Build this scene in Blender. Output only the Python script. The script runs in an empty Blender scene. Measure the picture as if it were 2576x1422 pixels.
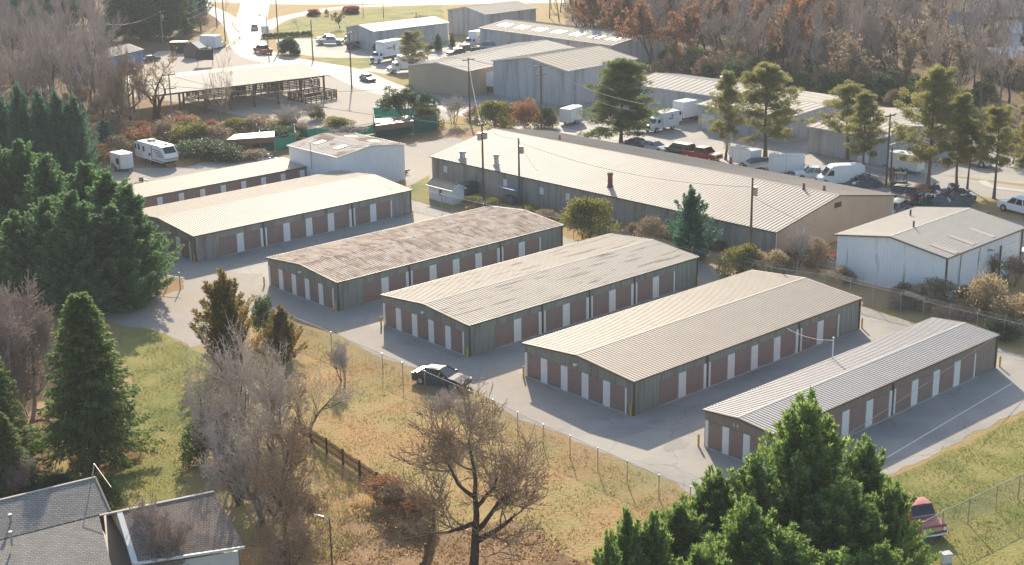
import bpy, bmesh, math, random
import numpy as np
from mathutils import Vector, Matrix
R=math.radians
sc=bpy.context.scene
col=sc.collection
# ------------------------------------------------------------------ camera, sky, sun, exposure
IW,IH=2576.0,1422.0                       # picture units used for placing things on the ground
FOC,PITCH,ROLL,CH=3661.108,0.297562,-0.0170867,44.6476
_cp,_sp=math.cos(PITCH),math.sin(PITCH)
_fw=Vector((0,_cp,-_sp)); _r0=Vector((1,0,0)); _u0=_r0.cross(_fw)
_c,_s=math.cos(ROLL),math.sin(ROLL)
_rt=_r0*_c+_u0*_s; _up=_u0*_c-_r0*_s
cam=bpy.data.cameras.new('camera'); co=bpy.data.objects.new('camera',cam); col.objects.link(co)
co.matrix_world=Matrix(((_rt.x,_up.x,-_fw.x,0),(_rt.y,_up.y,-_fw.y,0),(_rt.z,_up.z,-_fw.z,CH),(0,0,0,1)))
cam.sensor_width=36; cam.lens=36*FOC/IW; cam.clip_start=1; cam.clip_end=6000
sc.camera=co
DENOISE=True
SUN_AZ,SUN_EL=-4.6,24.0                   # degrees; azimuth clockwise from +Y
w=bpy.data.worlds.new("World"); sc.world=w; w.use_nodes=True
nt=w.node_tree; nt.nodes.clear()
sky=nt.nodes.new('ShaderNodeTexSky'); sky.sky_type='NISHITA'; sky.sun_disc=False
sky.sun_elevation=R(SUN_EL); sky.sun_rotation=R(SUN_AZ%360); sky.air_density=1.0; sky.dust_density=1.5; sky.ozone_density=1.0
bg=nt.nodes.new('ShaderNodeBackground'); bg.inputs['Strength'].default_value=0.14
out=nt.nodes.new('ShaderNodeOutputWorld'); nt.links.new(sky.outputs[0],bg.inputs[0]); nt.links.new(bg.outputs[0],out.inputs[0])
sl=bpy.data.lights.new('sun','SUN'); so=bpy.data.objects.new('sun',sl); col.objects.link(so)
sl.energy=4.8; sl.angle=R(0.6); sl.color=(1.0,0.87,0.68)
_d=Vector((math.sin(R(SUN_AZ))*math.cos(R(SUN_EL)),math.cos(R(SUN_AZ))*math.cos(R(SUN_EL)),math.sin(R(SUN_EL))))
so.rotation_euler=_d.to_track_quat('Z','Y').to_euler(); so.location=(0,0,90)
sc.view_settings.view_transform='Standard'; sc.view_settings.look='None'
sc.view_settings.exposure=0.84; sc.view_settings.gamma=1.0
try:
    sc.cycles.use_denoising=DENOISE; sc.cycles.max_bounces=6; sc.cycles.transparent_max_bounces=8
    sc.cycles.volume_bounces=1; sc.cycles.caustics_reflective=False; sc.cycles.caustics_refractive=False
    sc.cycles.sample_clamp_indirect=6.0
except Exception: pass

# ------------------------------------------------------------------ helpers
def P(u,v,z=0.0):
    d=_fw+_rt*((u-IW/2)/FOC)-_up*((v-IH/2)/FOC)
    t=(z-CH)/d.z
    return Vector((d.x*t,d.y*t,z))
CU=(0,638.8,1277.6,1912.3); CV=(0,348.4,696.9,1056.9)
def Q(r,c,x,y): return (CU[c]+x/3.8813,CV[r]+y/3.8813)
def G(r,c,x,y,z=0.0): return P(*Q(r,c,x,y),z)
def proj(p):
    d=Vector(p)-Vector((0,0,CH)); z=d.dot(_fw)
    return (IW/2+FOC*d.dot(_rt)/z, IH/2-FOC*d.dot(_up)/z)
def HT(b,v):                               # height above ground point b that shows at picture row v
    lo,hi=-3.0,80.0
    for _ in range(50):
        m=(lo+hi)/2
        if proj((b[0],b[1],m))[1]>v: lo=m
        else: hi=m
    return lo
def px(b): return FOC/((Vector((b[0],b[1],1))-Vector((0,0,CH))).dot(_fw))   # picture units per metre there

class MB:
    def __init__(s): s.v=[];s.f=[];s.m=[]
    def add(s,vs,fs,mi=0):
        n=len(s.v); s.v+=[tuple(v) for v in vs]; s.f+=[tuple(i+n for i in f) for f in fs]; s.m+=[mi]*len(fs); return s
    def box(s,x0,x1,y0,y1,z0,z1,mi=0):
        return s.add([(x0,y0,z0),(x1,y0,z0),(x1,y1,z0),(x0,y1,z0),(x0,y0,z1),(x1,y0,z1),(x1,y1,z1),(x0,y1,z1)],
          [(0,3,2,1),(4,5,6,7),(0,1,5,4),(1,2,6,5),(2,3,7,6),(3,0,4,7)],mi)
    def hexa(s,a,b,mi=0):                  # a: four bottom points, b: four top points
        return s.add(list(a)+list(b),[(0,3,2,1),(4,5,6,7),(0,1,5,4),(1,2,6,5),(2,3,7,6),(3,0,4,7)],mi)
    def prism(s,poly,a0,a1,ax='y',mi=0):   # poly of (p,z) swept along ax
        n=len(poly)
        mk=(lambda p,a:(p[0],a,p[1])) if ax=='y' else ((lambda p,a:(a,p[0],p[1])) if ax=='x' else (lambda p,a:(p[0],p[1],a)))
        vs=[mk(p,a0) for p in poly]+[mk(p,a1) for p in poly]
        fs=[tuple(range(n)),tuple(range(2*n-1,n-1,-1))]+[(i,(i+1)%n,(i+1)%n+n,i+n) for i in range(n)]
        return s.add(vs,fs,mi)
    def tube(s,pts,r,n=6,mi=0,cap=True):
        pts=[Vector(p) for p in pts]; k=len(pts)
        rs=r if isinstance(r,(list,tuple)) else [r]*k
        vs=[];fs=[]
        for i,p in enumerate(pts):
            t=(pts[min(i+1,k-1)]-pts[max(i-1,0)]).normalized()
            a=t.cross(Vector((0,0,1)));
            if a.length<.02: a=t.cross(Vector((1,0,0)))
            a.normalize(); b=t.cross(a)
            for j in range(n):
                th=2*math.pi*j/n; vs.append(p+a*math.cos(th)*rs[i]+b*math.sin(th)*rs[i])
        for i in range(k-1):
            for j in range(n): fs.append((i*n+j,i*n+(j+1)%n,(i+1)*n+(j+1)%n,(i+1)*n+j))
        if cap: fs+=[tuple(range(n))[::-1],tuple(range((k-1)*n,k*n))]
        return s.add(vs,fs,mi)
    def cyl(s,p0,p1,r,n=12,mi=0): return s.tube([p0,p1],r,n,mi)
    def build(s,name,mats,parent=None,bevel=0,smooth=False):
        me=bpy.data.meshes.new(name); me.from_pydata(s.v,[],s.f)
        if not isinstance(mats,(list,tuple)): mats=[mats]
        for m in mats: me.materials.append(m)
        me.polygons.foreach_set('material_index',s.m)
        bm=bmesh.new(); bm.from_mesh(me)
        bmesh.ops.recalc_face_normals(bm,faces=bm.faces)
        if bevel: bmesh.ops.bevel(bm,geom=[e for e in bm.edges if e.calc_face_angle(0)>0.5],offset=bevel,segments=2,affect='EDGES',clamp_overlap=True)
        bm.to_mesh(me); bm.free()
        if smooth: me.polygons.foreach_set('use_smooth',[True]*len(me.polygons))
        return link(name,me,parent)
def link(name,me,parent=None):
    o=bpy.data.objects.new(name,me); col.objects.link(o)
    if parent is not None: o.parent=parent
    return o
def tag(o,label=None,cat=None,group=None,kind=None):
    if label: o['label']=label
    if cat: o['category']=cat
    if group: o['group']=group
    if kind: o['kind']=kind
    return o
def thing(name,label,cat,loc=(0,0,0),rz=0.0,group=None):
    o=bpy.data.objects.new(name,None); col.objects.link(o); o.empty_display_size=.5
    o.location=(loc[0],loc[1],loc[2] if len(loc)>2 else 0); o.rotation_euler=(0,0,rz)
    return tag(o,label,cat,group)

# ------------------------------------------------------------------ materials
def mat(name,c1,c2=None,scale=1.0,rough=.7,metal=0.0,spec=.4,detail=6.0,bump=0.0,bscale=None,c3=None,scale3=.1,mid=.5,width=.25,mid3=.5,width3=.15,trans=0.0,island=0.0,rough_var=0.0,coat=0,cracks=0,bricks=None,streak=None):
    m=bpy.data.materials.new(name); m.use_nodes=True; n=m.node_tree; N=n.nodes; L=n.links
    b=N['Principled BSDF']; b.inputs['Roughness'].default_value=rough; b.inputs['Metallic'].default_value=metal
    b.inputs['Specular IOR Level'].default_value=spec
    if coat: b.inputs['Coat Weight'].default_value=coat; b.inputs['Coat Roughness'].default_value=.05
    c1=tuple(c1)+(1,)
    tc=N.new('ShaderNodeTexCoord'); src=tc.outputs['Object']
    def noise(s,det=detail):
        t=N.new('ShaderNodeTexNoise'); t.inputs['Scale'].default_value=s; t.inputs['Detail'].default_value=det; t.inputs['Roughness'].default_value=.6
        L.new(src,t.inputs['Vector']); return t.outputs['Fac']
    def ramp(f,lo,hi):
        r=N.new('ShaderNodeMapRange'); r.inputs[1].default_value=lo; r.inputs[2].default_value=hi; L.new(f,r.inputs[0]); return r.outputs[0]
    def mix(f,a,bb):
        x=N.new('ShaderNodeMix'); x.data_type='RGBA'
        L.new(f,x.inputs[0])
        for i,cc in ((6,a),(7,bb)):
            if isinstance(cc,tuple): x.inputs[i].default_value=cc
            else: L.new(cc,x.inputs[i])
        return x.outputs[2]
    cur=c1
    if c2 is not None:
        f=noise(scale)
        if island:
            gi=N.new('ShaderNodeNewGeometry'); mm=N.new('ShaderNodeMix'); mm.inputs[0].default_value=island
            L.new(f,mm.inputs[2]); L.new(gi.outputs['Random Per Island'],mm.inputs[3]); f=mm.outputs[0]
        cur=mix(ramp(f,mid-width,mid+width),c1,tuple(c2)+(1,))
    if c3 is not None:
        if streak:
            mp0=N.new('ShaderNodeMapping'); mp0.inputs['Scale'].default_value=streak; L.new(src,mp0.inputs[0]); keep=src; src=mp0.outputs[0]
            f3=noise(scale3); src=keep
        else: f3=noise(scale3)
        cur=mix(ramp(f3,mid3-width3,mid3+width3),cur,tuple(c3)+(1,))
    if cracks:
        vv=N.new('ShaderNodeTexVoronoi'); vv.feature='DISTANCE_TO_EDGE'; vv.inputs['Scale'].default_value=cracks
        wv=N.new('ShaderNodeMix'); wv.data_type='VECTOR'; wv.inputs[0].default_value=.35; tn=N.new('ShaderNodeTexNoise'); tn.inputs['Scale'].default_value=.5; tn.inputs['Detail'].default_value=5; L.new(src,tn.inputs['Vector'])
        vm=N.new('ShaderNodeVectorMath'); vm.operation='MULTIPLY_ADD'; vm.inputs[1].default_value=(2.5,2.5,2.5); L.new(tn.outputs['Color'],vm.inputs[0]); L.new(src,vm.inputs[2]); L.new(vm.outputs[0],vv.inputs['Vector'])
        N.remove(wv)
        f=ramp(vv.outputs['Distance'],.0,.007); mm2=N.new('ShaderNodeMix'); mm2.data_type='RGBA'; mm2.blend_type='MULTIPLY'; mm2.inputs[0].default_value=.35; L.new(cur,mm2.inputs[6]); L.new(f,mm2.inputs[7]); cur=mm2.outputs[2]
    if bricks:
        ang,rw,bw=bricks; mp=N.new('ShaderNodeMapping'); mp.inputs['Rotation'].default_value=(0,0,-ang); L.new(src,mp.inputs[0])
        bt_=N.new('ShaderNodeTexBrick'); bt_.inputs['Scale'].default_value=1; bt_.inputs['Row Height'].default_value=rw; bt_.inputs['Brick Width'].default_value=bw; bt_.inputs['Mortar Size'].default_value=.035; bt_.inputs['Mortar Smooth'].default_value=.4
        bt_.inputs['Color1'].default_value=(1,1,1,1); bt_.inputs['Color2'].default_value=(.74,.74,.74,1); bt_.inputs['Mortar'].default_value=(.5,.5,.5,1); L.new(mp.outputs[0],bt_.inputs['Vector'])
        mm3=N.new('ShaderNodeMix'); mm3.data_type='RGBA'; mm3.blend_type='MULTIPLY'; mm3.inputs[0].default_value=1; L.new(cur,mm3.inputs[6]); L.new(bt_.outputs[0],mm3.inputs[7]); cur=mm3.outputs[2]
    if isinstance(cur,tuple): b.inputs['Base Color'].default_value=cur
    else: L.new(cur,b.inputs['Base Color'])
    if rough_var:
        L.new(ramp_out(N,L,noise(scale*2),rough-rough_var,rough+rough_var),b.inputs['Roughness'])
    if bump:
        bp=N.new('ShaderNodeBump'); bp.inputs['Strength'].default_value=1.0; bp.inputs['Distance'].default_value=bump
        L.new(noise(bscale or scale*4),bp.inputs['Height']); L.new(bp.outputs[0],b.inputs['Normal'])
    if trans:
        tr=N.new('ShaderNodeBsdfTranslucent'); ms=N.new('ShaderNodeMixShader'); ms.inputs[0].default_value=trans
        if isinstance(cur,tuple): tr.inputs[0].default_value=cur
        else:
            hs=N.new('ShaderNodeHueSaturation'); hs.inputs['Saturation'].default_value=1.1; hs.inputs['Value'].default_value=1.6
            L.new(cur,hs.inputs['Color']); L.new(hs.outputs[0],tr.inputs[0])
        o=N['Material Output']; L.new(b.outputs[0],ms.inputs[1]); L.new(tr.outputs[0],ms.inputs[2]); L.new(ms.outputs[0],o.inputs[0])
    return m
def ramp_out(N,L,f,a,b):
    r=N.new('ShaderNodeMapRange'); r.inputs[1].default_value=.3; r.inputs[2].default_value=.7; r.inputs[3].default_value=a; r.inputs[4].default_value=b
    L.new(f,r.inputs[0]); return r.outputs[0]
M={}
# grounds
M['field']=mat('dry grass',(.38,.285,.135),(.285,.26,.105),.2,rough=.95,spec=.1,bump=.12,bscale=4,c3=(.41,.25,.12),scale3=.13,mid3=.52,width3=.12,detail=12,width=.14)
M['lawn']=mat('green lawn',(.235,.235,.07),(.34,.28,.11),.45,rough=.95,spec=.1,bump=.12,bscale=5,detail=12,c3=(.155,.185,.055),scale3=.16,mid3=.55,width3=.1)
M['litter']=mat('leaf litter',(.28,.165,.08),(.34,.22,.12),1.6,rough=.9,spec=.2,bump=.10,bscale=6,c3=(.17,.10,.05),scale3=.3)
M['woodfloor']=mat('wood floor litter',(.17,.105,.06),(.24,.15,.08),.4,rough=.95,spec=.1,bump=.15,bscale=3,c3=(.11,.08,.05),scale3=.08)
M['scrub']=mat('scrub ground',(.24,.17,.09),(.17,.16,.07),.25,rough=.95,spec=.1,bump=.15,bscale=2.5,c3=(.30,.20,.13),scale3=.07)
M['asphalt']=mat('old asphalt',(.375,.345,.30),(.315,.295,.265),.28,rough=.85,spec=.25,bump=.012,bscale=14,c3=(.25,.24,.225),scale3=.12,mid3=.55,width3=.10,cracks=.13,detail=10)
M['gravel']=mat('gravel',(.40,.36,.32),(.30,.275,.25),1.1,rough=.9,spec=.2,bump=.05,bscale=9,c3=(.35,.30,.25),scale3=.08)
M['road']=mat('road asphalt',(.34,.32,.29),(.28,.265,.245),.2,rough=.78,spec=.3,bump=.01,bscale=8,c3=(.25,.24,.225),scale3=.06)
M['concrete']=mat('concrete',(.46,.43,.385),(.37,.35,.31),.5,rough=.8,spec=.3,bump=.01)
M['dirt']=mat('red dirt',(.34,.19,.10),(.26,.17,.09),.7,rough=.95,spec=.1,bump=.06,bscale=5)
M['paint']=mat('white road paint',(.72,.71,.67),(.55,.54,.5),3,rough=.7)
# building skins
def roofm(n,a,b,**k): return mat(n,a,b,k.pop('s',.6),rough=k.pop('r',.62),metal=k.pop('m',.0),spec=k.pop('sp',.18),**k)
M['roof_plain']=roofm('galvanised roof',(.53,.455,.37),(.47,.405,.33))
M['roof_rust']=roofm('rust stained roof',(.68,.58,.475),(.46,.335,.255),r=.85,sp=.07,s=.75,mid=.51,width=.10,detail=9,c3=(.27,.185,.14),scale3=1.6,mid3=.585,width3=.05,streak=(1.4,.3,1))
M['roof_stain']=roofm('stained roof',a=(.66,.585,.485),b=(.59,.515,.425),r=.75,sp=.12,c3=(.30,.245,.20),scale3=.8,mid3=.605,width3=.03,streak=(.25,2.4,1))
M['roof_cool']=roofm('pale grey roof',(.46,.44,.425),(.42,.40,.385))
M['roof_tan']=roofm('tan metal roof',(.58,.52,.44),(.52,.465,.39))
M['roof_long']=roofm('long weathered roof',(.48,.41,.335),(.42,.355,.29),c3=(.50,.43,.36),scale3=.15,mid3=.6)
M['roof_patch']=roofm('patchy rust roof',(.62,.55,.48),(.34,.225,.16),r=.85,sp=.08,s=.3,mid=.50,width=.04)
M['roof_far']=mat('far pale roof',(.56,.51,.43),(.50,.455,.385),.4,rough=.85,spec=.1)
M['roof_fartan']=mat('far tan roof',(.48,.42,.345),(.43,.375,.31),.4,rough=.85,spec=.1)
M['roof_white']=roofm('white sheet roof',(.60,.59,.57),(.52,.51,.50),m=.0)
M['rib_shade']=mat('shade lines along the roof ribs',(.20,.155,.12),(.29,.24,.195),.8,rough=.85)  # rib shade painted as dark brown strips on the roof
M['wall_olive']=mat('olive grey siding',(.30,.305,.26),(.25,.255,.215),.5,rough=.6,spec=.3,c3=(.185,.175,.14),scale3=1.0,mid3=.58,width3=.1,streak=(2.5,2.5,.18))
M['wall_brown']=mat('brown grey siding',(.29,.235,.20),(.24,.195,.165),.5,rough=.6,spec=.3)
M['wall_grey']=mat('weathered grey siding',(.36,.33,.30),(.28,.26,.235),.4,rough=.7,c3=(.19,.165,.14),scale3=.8,mid3=.57,width3=.1,streak=(1.6,1.6,.15))
M['wall_tan']=mat('tan siding',(.46,.35,.265),(.40,.305,.23),.4,rough=.65)
M['wall_white']=mat('white siding',(.72,.74,.76),(.64,.66,.68),.5,rough=.55)
M['wall_stained']=mat('streaked white siding',(.78,.80,.81),(.70,.72,.74),.5,rough=.55,c3=(.26,.24,.22),scale3=1,mid3=.63,width3=.04,streak=(1.3,1.3,.10))
M['wall_blue']=mat('blue siding',(.11,.22,.40),(.09,.18,.34),.5,rough=.6)
M['wall_ware']=mat('warehouse siding',(.47,.465,.465),(.41,.405,.405),.2,rough=.65,c3=(.30,.29,.28),scale3=1,mid3=.57,width3=.08,streak=(.8,.8,.08))
M['wall_ochre']=mat('ochre siding',(.46,.36,.24),(.38,.31,.22),.2,rough=.65)
M['brick']=mat('brick',(.20,.12,.09),(.15,.09,.07),3,rough=.85)
M['door_red']=mat('maroon roll up door',(.34,.23,.195),(.28,.19,.165),1.2,rough=.55,spec=.35)
M['post_white']=mat('white door post',(.80,.79,.76),(.70,.69,.66),1.5,rough=.5)
M['trim']=mat('dark trim',(.10,.085,.07),(.08,.07,.06),2,rough=.5)
M['trim_brown']=mat('brown trim',(.17,.10,.06),(.13,.08,.05),2,rough=.5)
M['trim_white']=mat('white trim',(.70,.69,.66),(.6,.59,.56),1,rough=.5)
M['skylight']=mat('skylight panel',(.82,.81,.76),(.74,.73,.69),1,rough=.35)
M['shingle']=mat('grey shingles',(.27,.245,.22),(.17,.155,.14),2.2,rough=.9,spec=.2,bump=.02,bscale=8)
M['shingle_house']=mat('grey house shingles',(.40,.365,.325),(.29,.265,.235),1.2,rough=.9,spec=.2,bricks=(.16,.17,.34))
M['shingle_garage']=mat('brown garage shingles',(.34,.275,.225),(.24,.195,.165),1.2,rough=.9,spec=.2,bricks=(.16,.17,.34))
M['glass']=mat('dark glass',(.015,.02,.025),None,rough=.06,spec=.8)
M['steel']=mat('galvanised steel',(.42,.41,.39),(.33,.32,.30),3,rough=.4,metal=.6)
M['dark']=mat('dark metal',(.03,.03,.03),(.045,.042,.04),2,rough=.6)
M['rust']=mat('rusty steel',(.20,.09,.05),(.12,.06,.04),3,rough=.8)
M['pole']=mat('pole wood',(.155,.105,.075),(.10,.07,.05),2,rough=.85)
M['pole_grey']=mat('weathered pole',(.30,.285,.265),(.22,.21,.195),2,rough=.85)
M['yellow']=mat('yellow paint',(.70,.40,.06),(.58,.33,.05),4,rough=.5)
M['wire']=mat('wire',(.34,.33,.31),None,rough=.5,metal=.3)
M['rail']=mat('fence rail',(.38,.37,.35),None,rough=.7)
M['picket']=mat('picket wood',(.13,.075,.045),(.085,.05,.03),4,rough=.85)
M['net']=mat('green net',(.018,.10,.085),(.012,.07,.06),1,rough=.7,trans=.25)
M['tyre']=mat('tyre',(.018,.018,.018),None,rough=.85)
M['rim']=mat('wheel rim',(.5,.5,.5),None,rough=.35,metal=.8)
M['red_light']=mat('red lamp lens',(.45,.02,.02),None,rough=.25)
M['lamp_lens']=mat('clear lamp lens',(.85,.83,.75),None,rough=.15)
def paintm(n,c,r=.3): return mat(n+' car paint',c,None,rough=r,spec=.5,coat=.2)
M['white']=mat('white enamel',(.74,.75,.76),(.68,.69,.70),1,rough=.4)
M['black']=mat('black car paint',(.022,.026,.034),None,rough=.10,spec=.5); M['red']=paintm('red',(.36,.025,.03)); M['oldred']=mat('faded red paint',(.42,.12,.11),(.33,.07,.06),1.5,rough=.45)
M['silver']=paintm('silver',(.42,.43,.44)); M['darkblue']=paintm('dark blue',(.035,.05,.08)); M['green']=paintm('dark green',(.03,.075,.06)); M['orange']=paintm('orange red',(.40,.10,.05)); M['grey']=paintm('grey',(.14,.15,.16)); M['wine']=paintm('wine',(.14,.02,.035))
M['tarp']=mat('dark tarpaulin',(.055,.07,.075),(.10,.11,.105),3,rough=.45,bump=.05,bscale=4)
M['scrap']=mat('scrap metal',(.10,.10,.095),(.22,.21,.2),4,rough=.5,metal=.4)
M['ink']=mat('dark lettering',(.05,.07,.09),None,rough=.6); M['inkred']=mat('red lettering',(.30,.05,.07),None,rough=.6)
# plants
M['bark']=mat('grey bark',(.20,.165,.14),(.13,.105,.09),3,rough=.9,spec=.15)
M['bark_dark']=mat('dark bark',(.085,.065,.05),(.055,.042,.034),3,rough=.9,spec=.15)
M['bark_pale']=mat('pale bark',(.42,.38,.34),(.30,.27,.24),3,rough=.85,spec=.15)
M['twig']=mat('twigs',(.58,.51,.45),(.36,.305,.26),1,rough=.85,spec=.2,island=.5)
M['twig_dark']=mat('dark twigs',(.40,.285,.19),(.21,.15,.105),1,rough=.85,spec=.2,island=.5)
M['twig_pink']=mat('pinkish twigs',(.42,.33,.29),(.30,.235,.205),1,rough=.85,spec=.2,island=.5)
M['twig_wood']=mat('wood twigs',(.42,.345,.30),(.27,.22,.195),.3,rough=.85,spec=.2,island=.5)
def leafm(n,a,b,t=.48,i=.55,s=.6): return mat(n,a,b,s,rough=.6,spec=.25,trans=t,island=i)
M['cypress']=leafm('cypress foliage',(.075,.155,.065),(.27,.33,.10))
M['cypress_mid']=leafm('blue green cypress foliage',(.05,.12,.075),(.17,.245,.10))
M['cypress_dark']=leafm('dark cypress foliage',(.04,.11,.085),(.10,.185,.11),.4)
M['spruce']=leafm('spruce foliage',(.06,.115,.05),(.19,.23,.075))
M['pine']=leafm('pine needles',(.155,.165,.065),(.28,.26,.115),.4)
M['pine_green']=leafm('green pine needles',(.08,.13,.05),(.18,.20,.075),.4)
M['magnolia']=leafm('bronze green leaves',(.10,.115,.04),(.26,.165,.065),.4)
M['olive']=leafm('olive leaves',(.13,.14,.045),(.21,.19,.06),.4)
M['deepgreen']=leafm('deep green leaves',(.035,.075,.03),(.075,.11,.035),.3)
M['brownleaf']=leafm('brown leaves',(.20,.15,.10),(.28,.215,.145),.3)
M['paleleaf']=leafm('pale seed heads',(.36,.29,.19),(.24,.19,.11),.35)
M['rustleaf']=leafm('rust leaves',(.27,.13,.065),(.20,.115,.065),.4)
M['redleaf']=leafm('red leaves',(.22,.035,.03),(.15,.03,.025),.3)
M['goldleaf']=leafm('gold leaves',(.38,.25,.08),(.30,.20,.06),.4)
M['tuft_tan']=leafm('dry grass blades',(.42,.31,.15),(.25,.24,.085),.3,.6); M['tuft_green']=leafm('green grass blades',(.18,.21,.06),(.31,.28,.11),.3,.7)
M['fallen']=leafm('fallen leaves',(.34,.15,.06),(.44,.25,.12),.1,.8)
# ------------------------------------------------------------------ ground
rnd=random.Random(7)
def structure(o): o['kind']='structure'; return o
def sheet(name,pts,z,m,jit=0.0,step=2.0):
    q=[]
    n=len(pts)
    for i in range(n):
        a=Vector(pts[i][:2]);b=Vector(pts[(i+1)%n][:2]);k=max(1,min(400,int((b-a).length/step))) if jit else 1
        for j in range(k):
            p=a.lerp(b,j/k)
            if jit: p=p+Vector((rnd.uniform(-jit,jit),rnd.uniform(-jit,jit)))
            q.append((p.x,p.y,z))
    me=bpy.data.meshes.new(name); me.from_pydata(q,[],[tuple(range(len(q)))]); me.materials.append(m)
    bm=bmesh.new(); bm.from_mesh(me); bmesh.ops.triangulate(bm,faces=bm.faces); bmesh.ops.recalc_face_normals(bm,faces=bm.faces)
    for f in bm.faces:
        if f.normal.z<0: f.normal_flip()
    bm.to_mesh(me); bm.free()
    return structure(link(name,me))
def pxs(l): return [P(u,v) for u,v in l]
def ribbon(name,pl,wd,z,m):                # road of width wd along ground points
    pl=[Vector(p[:2]) for p in pl]
    sm=[]
    for i in range(len(pl)-1):             # catmull-rom
        p0=pl[max(i-1,0)];p1=pl[i];p2=pl[i+1];p3=pl[min(i+2,len(pl)-1)]
        for k in range(10):
            t=k/10; sm.append(.5*((2*p1)+(p2-p0)*t+(2*p0-5*p1+4*p2-p3)*t*t+(3*p1-p0-3*p2+p3)*t**3))
    sm.append(pl[-1])
    vs=[];fs=[]
    for i,p in enumerate(sm):
        t=(sm[min(i+1,len(sm)-1)]-sm[max(i-1,0)]).normalized(); nrm=Vector((-t.y,t.x))
        ww=wd if not isinstance(wd,(list,tuple)) else wd[0]+(wd[1]-wd[0])*i/(len(sm)-1)
        a=p+nrm*ww/2;b=p-nrm*ww/2
        vs+=[(a.x,a.y,z),(b.x,b.y,z)]
        if i: fs.append((2*i-2,2*i-1,2*i+1,2*i))
    me=bpy.data.meshes.new(name); me.from_pydata(vs,[],fs); me.materials.append(m)
    return structure(link(name,me)),sm
S=4000
sheet('grass_field',[(-S,-200),(S,-200),(S,S),(-S,S)],0,M['field'])
sheet('lawn',pxs([(300,815),(381,826),(489,874),(560,900),(520,1010),(505,1110),(470,1180),(455,1300),(300,1330),(200,1300),(170,1180),(300,1090),(330,950)]),.004,M['lawn'],.5)
sheet('lawn',pxs([(2225,1215),(2466,1100),(2720,975),(3400,640),(3600,1560),(2180,1560),(2150,1330)]),.004,M['lawn'],.4)
sheet('leaf_litter',pxs([(900,1280),(1010,1330),(1120,1340),(1330,1310),(1470,1400),(1480,1600),(780,1600),(830,1400)]),.006,M['litter'],1.6)
sheet('wood_floor',[P(1400,-60),P(1440,122),P(1640,185),P(1900,222),P(2060,240),P(2130,252),P(2430,300),P(2700,360),P(3000,360),P(2900,-120),P(2000,-140)],.004,M['woodfloor'],.8,4)
sheet('wood_floor',[P(-300,420),P(230,400),P(290,330),P(300,200),P(440,120),P(560,60),P(520,-20),P(300,-80),P(-500,-80)],.004,M['woodfloor'],.8,4)
sheet('scrub_ground',[P(225,400),P(290,440),P(560,420),P(720,390),P(1000,360),P(1110,330),P(900,300),P(600,262),P(300,240),P(235,330)],.006,M['scrub'],.6)
sheet('leaf_litter',pxs([(80,1030),(170,1060),(165,1120),(120,1180),(40,1200),(-60,1120)]),.006,M['litter'],.5)
sheet('mulch_bed',pxs([(165,1145),(250,1125),(350,1130),(365,1155),(300,1185),(175,1190)]),.008,M['woodfloor'],.4)
YARD=[(250,800),(310,822),(381,823),(489,872),(560,850),(670,788),(740,803),(835,833),(961,902),(1175,968),(1298,1052),(1400,1089),(1600,1172),(1736,1238),(1955,1335),(2252,1191),(2466,1085),(2720,955),(2720,915),(2576,893),(2304,816),(2170,772),(1960,722),(1760,660),(1430,600),(1141,534),(1035,503),(800,440),(400,480),(330,560),(420,700),(250,740)]
sheet('storage_yard',pxs(YARD),.010,M['asphalt'],.22,.7)
sheet('gravel_drive',pxs([(250,800),(310,822),(381,824),(489,872),(560,850),(670,788),(740,803),(835,833),(961,900),(1175,966),(1298,1050),(1396,1086),(1470,1052),(1585,1046),(1330,952),(1300,930),(1180,905),(1000,860),(960,835),(860,800),(690,735),(660,690),(520,680),(430,690),(250,740)]),.014,M['gravel'],.3,1.2)
sheet('gravel_lot',pxs([(280,460),(285,425),(470,420),(560,395),(640,395),(720,398),(600,430),(380,475),(330,480)]),.012,M['gravel'],.5,1.5)
sheet('red_dirt',pxs([(372,722),(415,695),(462,700),(460,728),(400,745),(370,738)]),.018,M['dirt'],.3,1)
sheet('gravel_lot',pxs([(1010,370),(1130,350),(1230,335),(1190,330),(1130,322),(1015,345),(1000,360)]),.012,M['scrub'],.4)
sheet('gravel_lot',pxs([(1017,470),(1090,450),(1090,400),(1180,362),(1150,345),(1010,366)]),.013,M['gravel'],.4)
sheet('lawn',pxs([(1033,470),(1080,440),(1095,500),(1180,520),(1130,530),(1033,503)]),.016,M['lawn'],.3)
sheet('pavilion_lot',pxs([(560,118),(650,150),(830,192),(955,238),(1150,288),(1090,322),(900,345),(640,300),(480,262),(300,240),(280,180),(400,130)]),.016,M['gravel'],.4)
sheet('parking_lot',pxs([(695,100),(745,92),(880,100),(1000,108),(1260,106),(1320,120),(1100,158),(1020,190),(990,192),(905,176),(940,148),(800,145),(700,128)]),.018,M['asphalt'],.2)
sheet('loading_yard',pxs([(1075,225),(1180,205),(1420,235),(1480,240),(1380,280),(1200,275)]),.018,M['asphalt'],.2)
sheet('parking_lot',pxs([(1382,305),(1470,255),(1600,250),(1850,290),(2040,335),(2180,395),(2430,345),(2720,345),(2720,480),(2221,425),(1900,395),(1640,352),(1470,328)]),.018,M['asphalt'],.2)
sheet('parking_lot',pxs([(1560,362),(1720,395),(1900,425),(2140,448),(2245,470),(2380,505),(2440,520),(2720,600),(2720,720),(2560,690),(2240,560),(2240,490)]),.018,M['asphalt'],.2)
sheet('lawn',pxs([(700,96),(690,70),(760,45),(900,24),(1110,12),(1120,60),(1080,40),(900,62),(880,100)]),.02,M['lawn'],.4)
sheet('lawn',pxs([(1000,205),(1090,175),(1040,200),(1080,230),(985,216)]),.02,M['lawn'],.2)
sheet('lawn',pxs([(770,146),(935,146),(935,170),(890,178)]),.02,M['lawn'],.2)
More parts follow.
